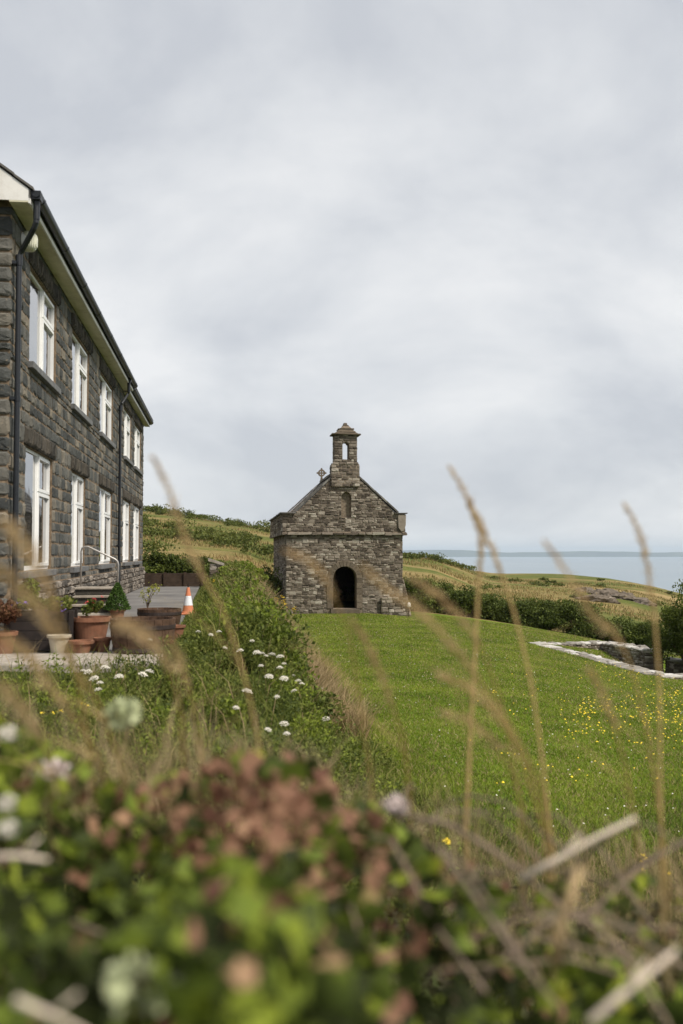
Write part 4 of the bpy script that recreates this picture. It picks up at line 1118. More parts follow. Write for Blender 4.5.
# planter box with purple flowers
u, v = place(37, 655)
t = empty('planter_box', 'long dark wooden planter box filled with purple flowers', 'planter', u - 0.03, v + 0.42)
mb = MB()
for k in range(4): mb.box((-0.36, -0.16, 0.03 + k * 0.11), (0.36, -0.135, 0.135 + k * 0.11)); mb.box((-0.36, 0.135, 0.03 + k * 0.11), (0.36, 0.16, 0.135 + k * 0.11))
for sx in (-0.36, 0.335):
    for k in range(4): mb.box((sx, -0.134, 0.03 + k * 0.11), (sx + 0.025, 0.134, 0.135 + k * 0.11))
mb.build('box', M_dwood, t, bevel=0.004)
for sx in (-0.385, 0.335):
    for sy in (-0.185, 0.135):
        mb = MB(); mb.box((sx, sy, 0), (sx + 0.05, sy + 0.05, 0.48)); mb.build('corner_post', M_dwood, t, bevel=0.004)
mb = MB(); mb.box((-0.333, -0.133, 0.35), (0.333, 0.133, 0.43)); mb.build('soil', M_soil, t)
plant_mass('foliage', t, (0, 0, 0.52), (0.34, 0.16, 0.12), 1500, 0.05, L_green, 61, 14, 0.5)
rs = random.Random(3)
for k in range(13): flowers('flower', t, [(rs.uniform(-0.36, 0.36), rs.uniform(-0.2, 0.02), rs.uniform(0.46, 0.58))], 0.045, M_purple, 5 + k)
# cream pot
u, v = place(57.5, 655)
t = empty('plant_pot', 'small empty cream plastic pot between the dark planter and terracotta pots', 'plant pot', u, v + 0.1)
mb = MB(); mb.lathe(pot_profile(0.083, 0.122, 0.215, 0.03), 28); mb.build('pot', M_cream, t, smooth=False, bevel=0.003)
mb = MB(); mb.lathe([(0.02, 0.15), (0.107, 0.165), (0.02, 0.185)], 20); mb.build('soil', M_soil, t)
# big terracotta pot
u, v = place(88, 652)
t = empty('plant_pot', 'largest terracotta pot with dark red flowers, in front of the steps', 'plant pot', u, v + 0.2)
mb = MB(); mb.lathe(pot_profile(0.15, 0.225, 0.39, 0.05), 32); mb.build('pot', M_terra, t)
mb = MB(); mb.lathe([(0.02, 0.32), (0.2, 0.335), (0.02, 0.35)], 20); mb.build('soil', M_soil, t)
plant_mass('foliage', t, (0, 0, 0.47), (0.17, 0.16, 0.14), 500, 0.05, L_bank, 63, 9, 0.4)
for k in range(9): flowers('flower', t, [(rs.uniform(-0.14, 0.14), rs.uniform(-0.14, 0.1), rs.uniform(0.48, 0.62))], 0.03, M_red, 30 + k)
u, v = place(80, 655)
t = empty('plant_pot', 'squat terracotta bowl standing in front of the largest terracotta pot', 'plant pot', u, v + 0.08)
mb = MB(); mb.lathe(pot_profile(0.085, 0.125, 0.155, 0.035), 28); mb.build('pot', M_terra, t)
mb = MB(); mb.lathe([(0.02, 0.11), (0.105, 0.12), (0.02, 0.125)], 20); mb.build('soil', M_soil, t)
u, v = place(102, 653)
t = empty('plant_pot', 'small terracotta pot squeezed against the half barrel', 'plant pot', u, v + 0.06)
mb = MB(); mb.lathe(pot_profile(0.065, 0.095, 0.17, 0.03), 24); mb.build('pot', M_terra, t)
mb = MB(); mb.lathe([(0.02, 0.12), (0.075, 0.13), (0.02, 0.14)], 20); mb.build('soil', M_soil, t)
# half barrel
def barrel(label, px, py, r, h, dv=0.35):
    u, v = place(px, py)
    t = empty('half_barrel', label, 'barrel planter', u, v + dv, group='wooden half barrel planters')
    mb = MB(); n = 22
    for k in range(n):
        a0, a1 = 2 * math.pi * k / n + 0.008, 2 * math.pi * (k + 1) / n - 0.008
        rows = [(0.86, 0), (0.97, h * 0.5), (1.0, h)]
        vs = []
        for rr_, z in rows:
            for aa, q in ((a0, 1), (a1, 1), (a1, 0.93), (a0, 0.93)): vs.append((r * rr_ * q * math.cos(aa), r * rr_ * q * math.sin(aa), z))
        fs = [(i * 4 + j, i * 4 + (j + 1) % 4, (i + 1) * 4 + (j + 1) % 4, (i + 1) * 4 + j) for i in (0, 1) for j in range(4)] + [(0, 3, 2, 1), (8, 9, 10, 11)]
        mb.add(vs, fs)
    mb.build('staves', M_wood, t)
    for z in (0.16, 0.78):
        q = 0.86 + 0.14 * z + 0.035
        mb = MB(); mb.lathe([(r * (q - 0.02), z * h - 0.022), (r * q, z * h - 0.022), (r * (q + 0.006), z * h + 0.022), (r * (q - 0.02), z * h + 0.022)], 32); mb.build('hoop', M_hoop, t)
    mb = MB(); mb.lathe([(0.02, h - 0.12), (r * 0.92, h - 0.08), (0.02, h - 0.06)], 22); mb.build('soil', M_soil, t)
    return t
t = barrel('wide half barrel planter with two metal hoops at the terrace edge', 140, 657, 0.365, 0.40)
plant_mass('foliage', t, (0.3, -0.28, 0.12), (0.14, 0.08, 0.16), 350, 0.035, L_russet, 71, 6, 0.5)
t2 = barrel('second half barrel just behind the first, mostly hidden by it', 158, 630, 0.33, 0.30, 0.3)
# conical conifer
u, v = place(116.5, 622)
t = empty('potted_conifer', 'small conical green conifer in a pot behind the barrel', 'potted shrub', u, v + 0.1)
rs_ = np.random.default_rng(8)
n = 3200; hh = rs_.uniform(0, 1, n) ** 1.25; a_ = rs_.uniform(0, 2 * np.pi, n); r_ = 0.20 * (1 - hh) ** 0.8 * rs_.uniform(0.6, 1.12, n) + 0.012
P = np.stack([r_ * np.cos(a_), r_ * np.sin(a_), 0.2 + 0.44 * hh], 1)
V, T = leaf_arrays(P, 0.035, rs_, 0.8, 0.5, unit(P * [1, 1, 0.0]))
np_mesh('foliage', V, T, L_conifer, t)
mb = MB(); mb.lathe(pot_profile(0.09, 0.125, 0.2, 0.03), 24); mb.build('pot', M_terra, t)
mb = MB(); mb.tube([(0, 0, 0.12), (0, 0, 0.55)], [0.015, 0.004], 6); mb.build('stem', M_bark, t)
# yellow-green sprig
u, v = place(146, 622)
t = empty('yellow_shrub', 'spindly yellow-green shrub growing out of the rear barrel', 'shrub', u, v + 0.3, 0.22)
mb = MB(); tips = [(-0.08, 0, 0.22), (0.02, 0.02, 0.28), (0.12, 0, 0.36), (0.17, -0.02, 0.33), (-0.02, 0.03, 0.12), (0.09, 0.02, 0.31)]
for q in tips: mb.tube([(0, 0, -0.02), (q[0] * 0.4, q[1], q[2] * 0.6), q], [0.008, 0.005, 0.003], 5)
mb.build('stems', M_bark, t)
rs_ = np.random.default_rng(9)
P = np.concatenate([np.array(q) + rs_.normal(size=(26, 3)) * 0.035 for q in tips])
V, T = leaf_arrays(P, 0.04, rs_); np_mesh('foliage', V, T, L_yellow, t)
# reddish potted plant at the left edge and a leafy one against the wall
u, v = place(4, 656)
t = empty('potted_plant', 'russet bushy plant in a terracotta pot at the left edge', 'potted plant', u - 0.04, v + 0.12)
mb = MB(); mb.lathe(pot_profile(0.10, 0.15, 0.26, 0.04), 26); mb.build('pot', M_terra, t)
mb = MB(); mb.lathe([(0.02, 0.2), (0.125, 0.21), (0.02, 0.22)], 20); mb.build('soil', M_soil, t)
plant_mass('foliage', t, (0, 0, 0.42), (0.2, 0.18, 0.22), 1200, 0.045, L_russet, 72, 10, 0.45)
u, v = place(24, 642)
t = empty('potted_plant', 'leafy green shrub in a pot against the foot of the downpipe', 'potted plant', u, v + 0.3)
mb = MB(); mb.lathe(pot_profile(0.11, 0.16, 0.28, 0.04), 26); mb.build('pot', M_terra, t)
plant_mass('foliage', t, (0, 0, 0.55), (0.24, 0.2, 0.35), 1400, 0.05, L_bright, 73, 12, 0.4)
u, v = place(176, 640)
t = empty('plant_pot', 'orange clay pot to the right of the half barrel by the bank', 'plant pot', u + 0.0, v + 0.05)
mb = MB(); mb.lathe(pot_profile(0.08, 0.11, 0.19, 0.03), 24); mb.build('pot', M_terra, t)
# traffic cone
u, v = place(188.0, 614.5)
t = empty('traffic_cone', 'orange and white traffic cone on the grey yard', 'traffic cone', u, v, group=None)
H = 0.50
mb = MB(); mb.box((-0.15, -0.15, 0), (0.15, 0.15, 0.03)); mb.build('base', M_orange, t, bevel=0.012)
mb = MB(); mb.lathe([(0.125, 0.03), (0.12, 0.045), (0.105, 0.06), (0.028, H - 0.01), (0.022, H), (0.012, H)], 24); mb.build('cone', M_orange, t)
mb = MB()
def cr_(z): return 0.105 + (0.028 - 0.105) * (z - 0.06) / (H - 0.07) + 0.003
mb.lathe([(cr_(0.17) - 0.002, 0.17), (cr_(0.17), 0.17), (cr_(0.345), 0.345), (cr_(0.345) - 0.002, 0.345)], 24); mb.build('reflective_sleeve', M_reflect, t)
mb = MB(); mb.tube([(0, 0, H - 0.01), (0, 0, H + 0.07)], 0.012, 8); mb.build('tip', M_dwood, t)
# dark boundary wall at the end of the yard
mb = MB()
a_, b_ = (-7.6, 35.1), (-4.3, 35.3)
for k in range(3): mb.box((-2.68, 34.6 + 0.01 * k, -0.02 + k * 0.16), (-0.62, 34.72, 0.137 + k * 0.16))
for q in (-2.66, -1.98, -1.3, -0.70): mb.box((q, 34.55, -0.05), (q + 0.09, 34.596, 0.49))
o = mb.build('boundary_wall', M_brownwall); o.rotation_euler = (0, 0, TH); tag(o, 'low dark brown boundary wall at the far end of the yard', 'wall')
mb = MB()
rng = random.Random(2)
lay_stones(mb, (-0.4, 33.4, 0), (1, 0, 0), (0, 0, 1), (0, -1, 0), 0, 0.80, lambda a, b: [(0, 0.42)], rng, (0.12, 0.16), (0.15, 0.25), (0.02, 0.03)); mb.box((-0.4, 33.4, -0.1), (0.02, 33.8, 0.80), 1)
mb.add([(-0.45, 33.33, 0.98), (0.08, 33.33, 0.80), (0.08, 33.85, 0.80), (-0.45, 33.85, 0.98), (-0.45, 33.33, 0.88), (0.08, 33.33, 0.72), (0.08, 33.85, 0.72), (-0.45, 33.85, 0.88)], [(0, 1, 2, 3), (4, 7, 6, 5), (0, 4, 5, 1), (1, 5, 6, 2), (2, 6, 7, 3), (3, 7, 4, 0)], 2)
o = mb.build('gate_pier', [M_ruin, M_cmortar, M_slab]); o.rotation_euler = (0, 0, TH); tag(o, 'short stone pier with a sloping cap at the top of the bank', 'pier')

# ------------------------------------------------------------------ vegetation
def bush(name, label, cat, c, rad, n, size, m, seed, group=None, nclump=22, cr=0.36, trunk=True, aspect=0.6, straw=0):
    """a shrub: woody stems plus a crown of many leaf clumps; c is the middle of the crown"""
    g = tz(c[0], c[1])
    root = bpy.data.objects.new(name, None); COL.objects.link(root); root.location = (c[0], c[1], g); tag(root, label, cat, group)
    rs = np.random.default_rng(seed)
    P, O = clump_points((0, 0, c[2] - g), rad, n, rs, nclump, cr, floor=0.0, low=True)
    lowp = P[:, 2] < 0.02; P[lowp, 2] = rs.uniform(0, 0.4, lowp.sum()) * (c[2] - g)
    V, T = leaf_arrays(P, size, rs, 0.25, aspect, O * 0.7)
    np_mesh('crown', V, T, m, root)
    mb = MB(); rg = random.Random(seed)
    for k in range(7):
        a = rg.uniform(0, 6.28); h = (c[2] - g) * rg.uniform(0.8, 1.1)
        mb.tube([(0.08 * math.cos(a), 0.08 * math.sin(a), -0.05), (rad[0] * 0.3 * math.cos(a), rad[1] * 0.3 * math.sin(a), h * 0.6), (rad[0] * 0.6 * math.cos(a), rad[1] * 0.6 * math.sin(a), h)], [0.05, 0.035, 0.015], 6)
    mb.build('trunk', M_bark, root)
    return root
def bp(px, py, Y):
    p = at(px, py, Y); return p
# dark hedge beyond the lawn: bushes grown together, each with its own place
HG = 'dark evergreen bushes beyond the lawn'
def bush_by_top(name, label, px, py_top, Y, rx, n, size, m, seed, group=None, cat='bush', nclump=36, cr=0.36, ry=1.0, dz=0.0):
    p = at(px, py_top, Y); g = tz(p.x, p.y); h = max(0.6, p.z - g)
    return bush(name, label, cat, (p.x, p.y, g + h * 0.42), (rx, ry, h * 0.56), n, size, m, seed, group, nclump, cr)
hedge_spec = [
    (411, 574, 47.5, 1.2, 'dark evergreen bush growing at the chapel right corner'),
    (440, 582, 48.0, 1.35, 'dark bush second right of the chapel, in front of the tawny slope'),
    (466, 585, 47.5, 1.4, 'dark hedge bush where the lawn brow begins to dip'),
    (494, 591, 47.5, 1.5, 'dense dark bush in the left middle of the hedge'),
    (522, 595, 47.0, 1.45, 'dense dark bush in the hedge left of the ruined walls'),
    (548, 600, 46.5, 1.45, 'dark bush in the hedge directly above the tip of the ruin'),
    (573, 602, 46.0, 1.4, 'dark bush in the hedge above the middle of the ruin'),
    (598, 612, 45.5, 1.4, 'lower dark bush in the hedge above the tall ruin block'),
    (624, 618, 45.0, 1.35, 'low dark bush in the hedge just left of the round bush'),
    (650, 620, 45.0, 1.4, 'low dark hedge bush seen behind the round bush'),
]
for i, (px, py, Y, rx, lb) in enumerate(hedge_spec):
    bush_by_top('hedge_bush', lb, px, py, Y, rx * 1.15, 9500, 0.11, L_dark, 100 + i, HG)
bush('round_bush', 'large dark green rounded bush at the right edge behind the ruins', 'bush', (10.85, 30.6, EYE - 2.35), (1.4, 1.3, 1.42), 26000, 0.08, L_dark, 150, None, 55, 0.34)
# bushes left of and behind the chapel
bush_by_top('green_bush', 'bright green bush on the bank left of the chapel', 241, 560, 31.5, 0.85, 9000, 0.075, L_bright, 160, cr=0.3)
bush_by_top('dark_bush', 'dark bush tucked behind the chapel left wall', 263, 563, 44.5, 1.0, 5000, 0.11, L_dark, 161)
bush_by_top('dark_bush', 'dark bush just behind the bright green bush on the bank', 226, 561, 40.0, 1.2, 5500, 0.11, L_dark, 165)
for i, (px, py, Y, rx, lb) in enumerate([
        (150, 548, 37.6, 1.2, 'dark shrub behind the boundary wall next to the house corner'),
        (176, 551, 38.0, 1.3, 'dark shrub behind the middle of the boundary wall'),
        (203, 556, 38.0, 1.2, 'dark shrub behind the right end of the boundary wall')]):
    bush_by_top('yard_shrub', lb, px, py, Y, rx, 7000, 0.10, L_dark, 170 + i, 'dark shrubs behind the boundary wall', cat='shrub')
# gorse clumps over the hillside, far too many and too merged to count
def hillside_scrub():
    rs = np.random.default_rng(77); parts = []
    n = 0
    def clump(x, y, r, h, k, size):
        z = tz(x, y)
        P, O = clump_points((0, 0, h * 0.3), (r, r, h), k, rs, 8, 0.5, floor=0.0)
        P = P + np.array([x, y, z]); V, T = leaf_arrays(P, size, rs, 0.2, 0.7, O * 0.5); parts.append((V, T, 0))
    # left slope
    for _ in range(170):
        t = rs.uniform(-330, 10); Y = rs.uniform(52, 128); band = math.sin(Y * 0.13 + t * 0.012) 
        if band < 0.15 and rs.random() < 0.8: continue
        r = rs.uniform(0.7, 2.4); clump(t / 995 * Y, Y, r, rs.uniform(0.35, 0.75), 260, 0.2)
    for _ in range(26):
        t = rs.uniform(-330, -60); rc = float(np.interp(t, CT, CR)); Y = rc * math.cos(math.atan(t / 995)) - rs.uniform(0, 5)
        clump(t / 995 * Y, Y, rs.uniform(1.2, 2.6), rs.uniform(0.4, 0.9), 260, 0.22)
    # right slope and headland
    for _ in range(34):
        t = rs.uniform(60, 350); Y = rs.uniform(56, 150)
        if rs.random() < 0.35: continue
        clump(t / 995 * Y, Y, rs.uniform(0.6, 2.2), rs.uniform(0.25, 0.5), 170, 0.22)
    for _ in range(16):
        t = rs.uniform(60, 130); rc = float(np.interp(t, CT, CR)); Y = rc - rs.uniform(0, 6)
        clump(t / 995 * Y, Y, rs.uniform(1.0, 2.0), rs.uniform(0.25, 0.5), 170, 0.22)
    V, T, M = join(parts)
    tag(np_mesh('scrub', V, T, L_hill), 'low green gorse and bracken patches over the hillside', 'scrub', kind='stuff')
    # straw coloured grass tufts
    parts = []
    n = 42000
    t = rs.uniform(-340, 350, n); Y = 49 + 90 * rs.uniform(0, 1, n) ** 1.2
    x = t / 995 * Y; nn = np.sin(x * 0.21 + Y * 0.13) + np.sin(Y * 0.37 - x * 0.09)
    k = nn > -0.3; x, Y = x[k], Y[k]
    P = np.stack([x, Y, terrain(x, Y)], 1)
    V, T = blade_arrays(P, rs.uniform(0.15, 0.35, len(P)), 0.06, rs, 0.6, 0.7)
    tag(np_mesh('hillside_grass', V, T, L_tawny), 'tawny wild grass across the hillside', 'grass', kind='stuff')
hillside_scrub()
# rock outcrops on the headland
def rocks():
    rg = random.Random(14)
    spec = [(585, 601, 97), (600, 603, 94), (612, 606, 92), (622, 602, 98), (606, 597, 104), (632, 607, 92), (644, 609, 90), (596, 609, 86)]
    lbs = ['pale rock outcrop at the left end of the headland rocks', 'second pale outcrop from the left on the headland', 'broad pale outcrop in the middle of the headland rocks', 'pale outcrop high on the right part of the headland', 'uppermost pale outcrop of the headland rocks', 'pale outcrop near the seaward end of the headland', 'last pale outcrop before the round bush', 'lowest pale outcrop, nearest to the hedge']
    for (px, py, Y), lb in zip(spec, lbs):
        p = at(px, py, Y); z = tz(p.x, p.y)
        bm = bmesh.new(); bmesh.ops.create_icosphere(bm, subdivisions=4, radius=1)
        sx, sy, sz = rg.uniform(0.8, 1.7), rg.uniform(0.7, 1.2), rg.uniform(0.35, 0.6); s0 = rg.uniform(0, 50)
        for v_ in bm.verts:
            q = v_.co * 1.7 + Vector((s0, s0, 0)); k = 1 + 0.5 * mnoise.noise(q) + 0.3 * abs(mnoise.noise(q * 2.7)) + 0.15 * mnoise.noise(q * 6)
            v_.co = Vector((v_.co.x * sx * k, v_.co.y * sy * k, v_.co.z * sz * k))
        me = bpy.data.meshes.new('rock_outcrop'); bm.to_mesh(me); bm.free(); me.materials.append(M_rock)
        o = bpy.data.objects.new('rock_outcrop', me); COL.objects.link(o); o.location = (p.x, p.y, z - 0.1)
        tag(o, lb, 'rock', 'rock outcrops on the headland')
rocks()

# the lawn's own grass
def lawn_grass():
    rs = np.random.default_rng(5); 
    n = 520000
    Y = 5.8 + 39 * rs.uniform(0, 1, n) ** 1.25
    t = rs.uniform(-90, 375, n); x = t / 995 * Y
    u = x * CS + Y * SN; v = -x * SN + Y * CS
    k = (u > 1.75) & (np.hypot(x, Y) < 46.5)
    k &= ~((u > 2.6) & (u < 7.8) & (v > 41.9))
    k &= rs.uniform(0, 1, n) > 0.6 * sstep(12.5, 8.5, v + 0.6 * np.sin(u * 1.7))
    x, Y, u, v = x[k], Y[k], u[k], v[k]
    P = np.stack([x, Y, terrain(x, Y) - 0.005], 1)
    rough = 0.35 * sstep(12.0, 8.0, v) + sstep(2.9, 1.9, u) * 0.7
    h = (0.028 + 0.02 * rs.uniform(0, 1, len(P))) * (1 + 2.2 * np.clip(rough, 0, 1.3) * rs.uniform(0.2, 1, len(P)))
    w = 0.0028 + 0.00042 * Y
    V, T = blade_arrays(P, h, w, rs, 0.8, 0.8)
    tag(np_mesh('lawn_grass', V, T, L_lawn), 'short mown green lawn grass', 'grass', kind='stuff')
    # dry thatch strands among the green
    m = 60000
    i = rs.integers(0, len(P), m)
    V, T = blade_arrays(P[i] + rs.normal(size=(m, 3)) * [0.1, 0.1, 0], h[i] * 1.15, w[i] * 0.9, rs, 0.9, 0.9)
    tag(np_mesh('dry_thatch', V, T, L_straw), 'dry straw strands scattered through the lawn', 'grass', kind='stuff')
    # clover, daisies and yellow hawkbit
    def dots(sel, size, m, name, label):
        Pd = np.array(sel); V, T = [], []
        rsd = np.random.default_rng(len(Pd))
        a = rsd.uniform(0, 6.28, len(Pd)); nsd = 6
        s = size * rsd.uniform(0.7, 1.3, len(Pd))
        ring = [Pd + np.stack([np.cos(a + 6.283 * q / nsd) * s, np.sin(a + 6.283 * q / nsd) * s, s * 0.35 * rsd.uniform(-1, 1, len(Pd))], 1) for q in range(nsd)]
        top = Pd + np.array([0, 0, 1]) * s[:, None] * 0.8
        V = np.stack(ring + [top], 1).reshape(-1, 3); b = (np.arange(len(Pd)) * 7)[:, None]
        T = np.concatenate([b + np.array([q, (q + 1) % nsd, 6]) for q in range(nsd)], 1).reshape(-1, 3)
        tag(np_mesh(name, V, T, m), label, 'flowers', kind='stuff')
    sel = []
    cs = [(rs.uniform(575, 700), rs.uniform(668, 745)) for _ in range(42)]
    for _ in range(520):
        if rs.random() < 0.75:
            c0 = cs[rs.integers(0, len(cs))]; px, py = c0[0] + rs.normal() * 14, c0[1] + rs.normal() * 6
        else: px, py = rs.uniform(470, 720), rs.uniform(645, 790)
        p = on_z(px, py, -1.75); z = tz(p.x, p.y)
        for _k in range(3): p = on_z(px, py, z); z = tz(p.x, p.y)
        if 8 < p.y < 34: sel.append((p.x, p.y, z + rs.uniform(0.05, 0.10)))
    dots(sel, 0.0145, M_yellow, 'yellow_lawn_flowers', 'small yellow flowers scattered in the right of the lawn')
    sel = []
    for _ in range(420):
        Yd = rs.uniform(9, 40); td = rs.uniform(-40, 345); xd = td / 995 * Yd
        if xd * CS + Yd * SN > 2.2: sel.append((xd, Yd, tz(xd, Yd) + 0.04))
    dots(sel, 0.010, M_white, 'daisies', 'tiny white daisies scattered in the lawn')
lawn_grass()

# the grown-over bank between yard and lawn, and the slope below the terrace
def bank_growth():
    rs = np.random.default_rng(6); parts = []; straw = []
    def mound(x, y, r, h, n, size, mi):
        z = tz(x, y)
        P, O = clump_points((0, 0, h * 0.25), (r, r, h), n, rs, 7, 0.5, floor=-0.05)
        V, T = leaf_arrays(P + np.array([x, y, z]), size, rs, 0.35, 0.5, O * 0.5); parts.append((V, T, mi))
    for _ in range(230):
        v = rs.uniform(10.4, 40); u = rs.uniform(0.0, float(np.interp(v, [10, 13, 16, 40], [1.45, 1.05, 0.7, 0.6])))
        hh = 0.20 + 0.32 * sstep(-0.1, 0.5, u) * sstep(1.5, 0.7, u)
        p = W(u, v); mound(p.x, p.y, rs.uniform(0.25, 0.55), hh * rs.uniform(0.5, 1.25), 520, 0.045 + 0.0013 * v, 0 if rs.random() < 0.7 else 1)
    for _ in range(46):
        p = W(rs.uniform(-0.45, 1.2), rs.uniform(10.1, 12.2)); mound(p.x, p.y, rs.uniform(0.15, 0.3), rs.uniform(0.1, 0.22), 380, 0.04, 0)
    for _ in range(34):
        v = rs.uniform(7.5, 13); u = rs.uniform(1.1, 1.9); p = W(u, v); mound(p.x, p.y, rs.uniform(0.2, 0.4), rs.uniform(0.12, 0.25), 420, 0.04, 0 if rs.random() < 0.6 else 1)
    for _ in range(290):                       # slope in front of the terrace
        v = rs.uniform(5.2, 10.2); u = rs.uniform(-4.6, 1.4)
        p = W(u, v); mound(p.x, p.y, rs.uniform(0.22, 0.45), rs.uniform(0.18, 0.36), 420, 0.038, 0 if rs.random() < 0.75 else 1)
    V, T, M = join(parts)
    tag(np_mesh('bank_plants', V, T, [L_bank, L_bright], mat_idx=M), 'mixed green plants covering the bank between yard and lawn', 'undergrowth', kind='stuff')
    # grass: green and straw, thickest on the lawn side
    def region(n, ul, uh, vl, vh):
        u = rs.uniform(ul, uh, n); v = rs.uniform(vl, vh, n)
        x = u * CS - v * SN; y = u * SN + v * CS
        return x, y, u, v
    gp = []
    x, y, u, v = region(9000, -0.62, 0.15, 10.5, 36); P = np.stack([x, y, terrain(x, y) - 0.02], 1)
    V, T = blade_arrays(P, rs.uniform(0.06, 0.16, len(P)), 0.008 + 0.0006 * y, rs, 0.8, 0.8); gp.append((V, T, 0))
    for (n, a) in ((8000, (-0.2, 1.9, 10.4, 41)), (4200, (-4.8, 2.4, 4.2, 10.3))):
        x, y, u, v = region(n, *a); P = np.stack([x, y, terrain(x, y)], 1)
        V, T = blade_arrays(P, rs.uniform(0.2, 0.5, n), 0.006 + 0.0006 * y, rs, 0.6, 0.7); gp.append((V, T, 0))
    x, y, u, v = region(52000, 0.2, 2.0, 13.5, 40)
    k = (u > np.interp(v, [11, 14, 17], [1.0, 0.7, 0.4])) & ((np.sin(v * 1.1) + np.sin(v * 2.9 + u * 3) + rs.normal(size=len(v)) * 0.6) > -0.5); x, y, v = x[k], y[k], v[k]
    P = np.stack([x, y, terrain(x, y)], 1)
    V, T = blade_arrays(P, rs.uniform(0.22, 0.72, len(P)), 0.004 + 0.0005 * y, rs, 0.6, 0.7); gp.append((V, T, 1))
    x, y, u, v = region(26000, 0.45, 1.5, 13, 38); k = (np.sin(v * 0.9 + 1) + np.sin(v * 2.3 + u * 4) + rs.normal(size=len(v)) * 0.7 + (u - 0.8) * 2) > -0.1; x, y = x[k], y[k]
    P = np.stack([x, y, terrain(x, y)], 1)
    V, T = blade_arrays(P, rs.uniform(0.35, 0.85, len(P)), 0.004 + 0.00045 * y, rs, 0.45, 0.6); gp.append((V, T, 1))
    x, y, u, v = region(2600, -4.5, 1.2, 5, 41); k = (v < 10.3) | (u > -0.1); x, y = x[k], y[k]
    P = np.stack([x, y, terrain(x, y)], 1)
    V, T = blade_arrays(P, rs.uniform(0.35, 0.65, len(P)), 0.004 + 0.0004 * y, rs, 0.5, 0.6); gp.append((V, T, 1))
    # rough edge of the lawn nearest the camera
    x, y, u, v = region(60000, 1.2, 7.5, 4.6, 12.5); k = rs.uniform(0, 1, len(v)) < sstep(12.5, 7.0, v + 0.5 * np.sin(u * 2.1)); x, y = x[k], y[k]
    P = np.stack([x, y, terrain(x, y)], 1)
    V, T = blade_arrays(P, rs.uniform(0.04, 0.2, len(P)) * (0.5 + sstep(11, 6, y)), 0.006, rs, 0.8, 0.9); gp.append((V, T, 2))
    x, y, u, v = region(3800, 1.2, 5.2, 4.6, 8.3); P = np.stack([x, y, terrain(x, y)], 1)
    V, T = blade_arrays(P, rs.uniform(0.15, 0.45, len(P)), 0.005, rs, 0.6, 0.7); gp.append((V, T, 1))
    V, T, M = join(gp)
    tag(np_mesh('bank_grass', V, T, [L_green, L_straw, L_rough], mat_idx=M), 'long green and straw coloured grass on the bank', 'grass', kind='stuff')
bank_growth()

# white umbel flowers standing in the bank
def umbel(r=0.045):
    rs = random.Random(1)
    hd, st = MB(), MB()
    for k in range(34):
        a = k * 2.4; q = r * math.sqrt((k + 0.5) / 34); z = 0.022 * (1 - (q / r) ** 2) + rs.uniform(-.006, .006)
        c0 = Vector((q * math.cos(a), q * math.sin(a), z)); s = r * 0.17
        hd.add([c0 + Vector((s * math.cos(b), s * math.sin(b), 0)) for b in (0, 1.05, 2.1, 3.14, 4.19, 5.24)] + [c0 + Vector((0, 0, s * 0.9)), c0 - Vector((0, 0, s * 0.6))],
               [(i, (i + 1) % 6, 6) for i in range(6)] + [((i + 1) % 6, i, 7) for i in range(6)])
        if k % 3 == 0: st.tube([(0, 0, -0.05), tuple(c0)], 0.0012, 4)
    st.tube([(0, 0, -0.05), (0.01, 0.0, -0.2), (0, 0.01, -0.42)], 0.0025, 5)
    return hd, st
uh, us = umbel()
umb0 = None
spots = [(198, 632), (211, 635), (225, 648), (240, 651), (252, 641), (257, 653), (262, 654), (266, 656), (272, 655), (280, 657), (284, 664), (280, 668), (261, 666), (269, 677), (284, 679), (293, 676), (298, 681), (302, 684), (294, 691), (317, 679), (321, 689), (327, 707), (326, 719), (277, 697), (247, 692), (236, 708), (284, 724), (287, 734), (268, 730), (219, 632), (306, 670),
         (88, 672), (94, 679), (100, 683), (105, 668), (119, 677), (143, 675), (149, 672), (83, 671), (98, 690), (150, 640)]
def near_obj(px, py):
    for (x0, x1, n) in ((60, 160, 'left'),):
        if x0 < px < x1 and py > 660: return 'white flower head below the planters'
    return None
for i, (px, py) in enumerate(spots):
    low = px < 160
    vq = 9.6 if low else np.interp(py, [630, 655, 680, 705, 735], [20, 16.5, 13.8, 12, 10.5])
    p = at(px, py, float(vq))
    g = tz(p.x, p.y)
    # slide along the sight line until the head stands 0.3 to 0.6 m above the ground
    for Yt in np.linspace(6.5, 34, 120):
        q = at(px, py, float(Yt)); gq = tz(q.x, q.y)
        if 0.44 < q.z - gq < 0.66 and not (low and Yt > 10.0): p, g = q, gq
        elif q.z - gq <= 0.44: break
    if umb0 is None:
        umb0 = bpy.data.objects.new('umbel_flower', None); COL.objects.link(umb0)
        us.build('stem', L_green, umb0); uh.build('flower_head', M_white, umb0); o = umb0
    else: o = copy_tree(umb0)
    o.location = p; rg = random.Random(i); o.rotation_euler = (rg.uniform(-.3, .3), rg.uniform(-.3, .3), rg.uniform(0, 6)); s = rg.uniform(0.45, 0.9); o.scale = (s, s, s)
    tag(o, 'flat white flower head on the slope below the terrace planters' if low else ('flat white flower head high on the bank, left of the main cluster' if px < 250 and py < 660 else 'flat white flower head low on the bank near the brambles' if py > 686 else 'flat white flower head in the dense cluster midway down the bank'), 'wildflower', 'white flower heads below the terrace' if low else 'white flower heads on the bank')
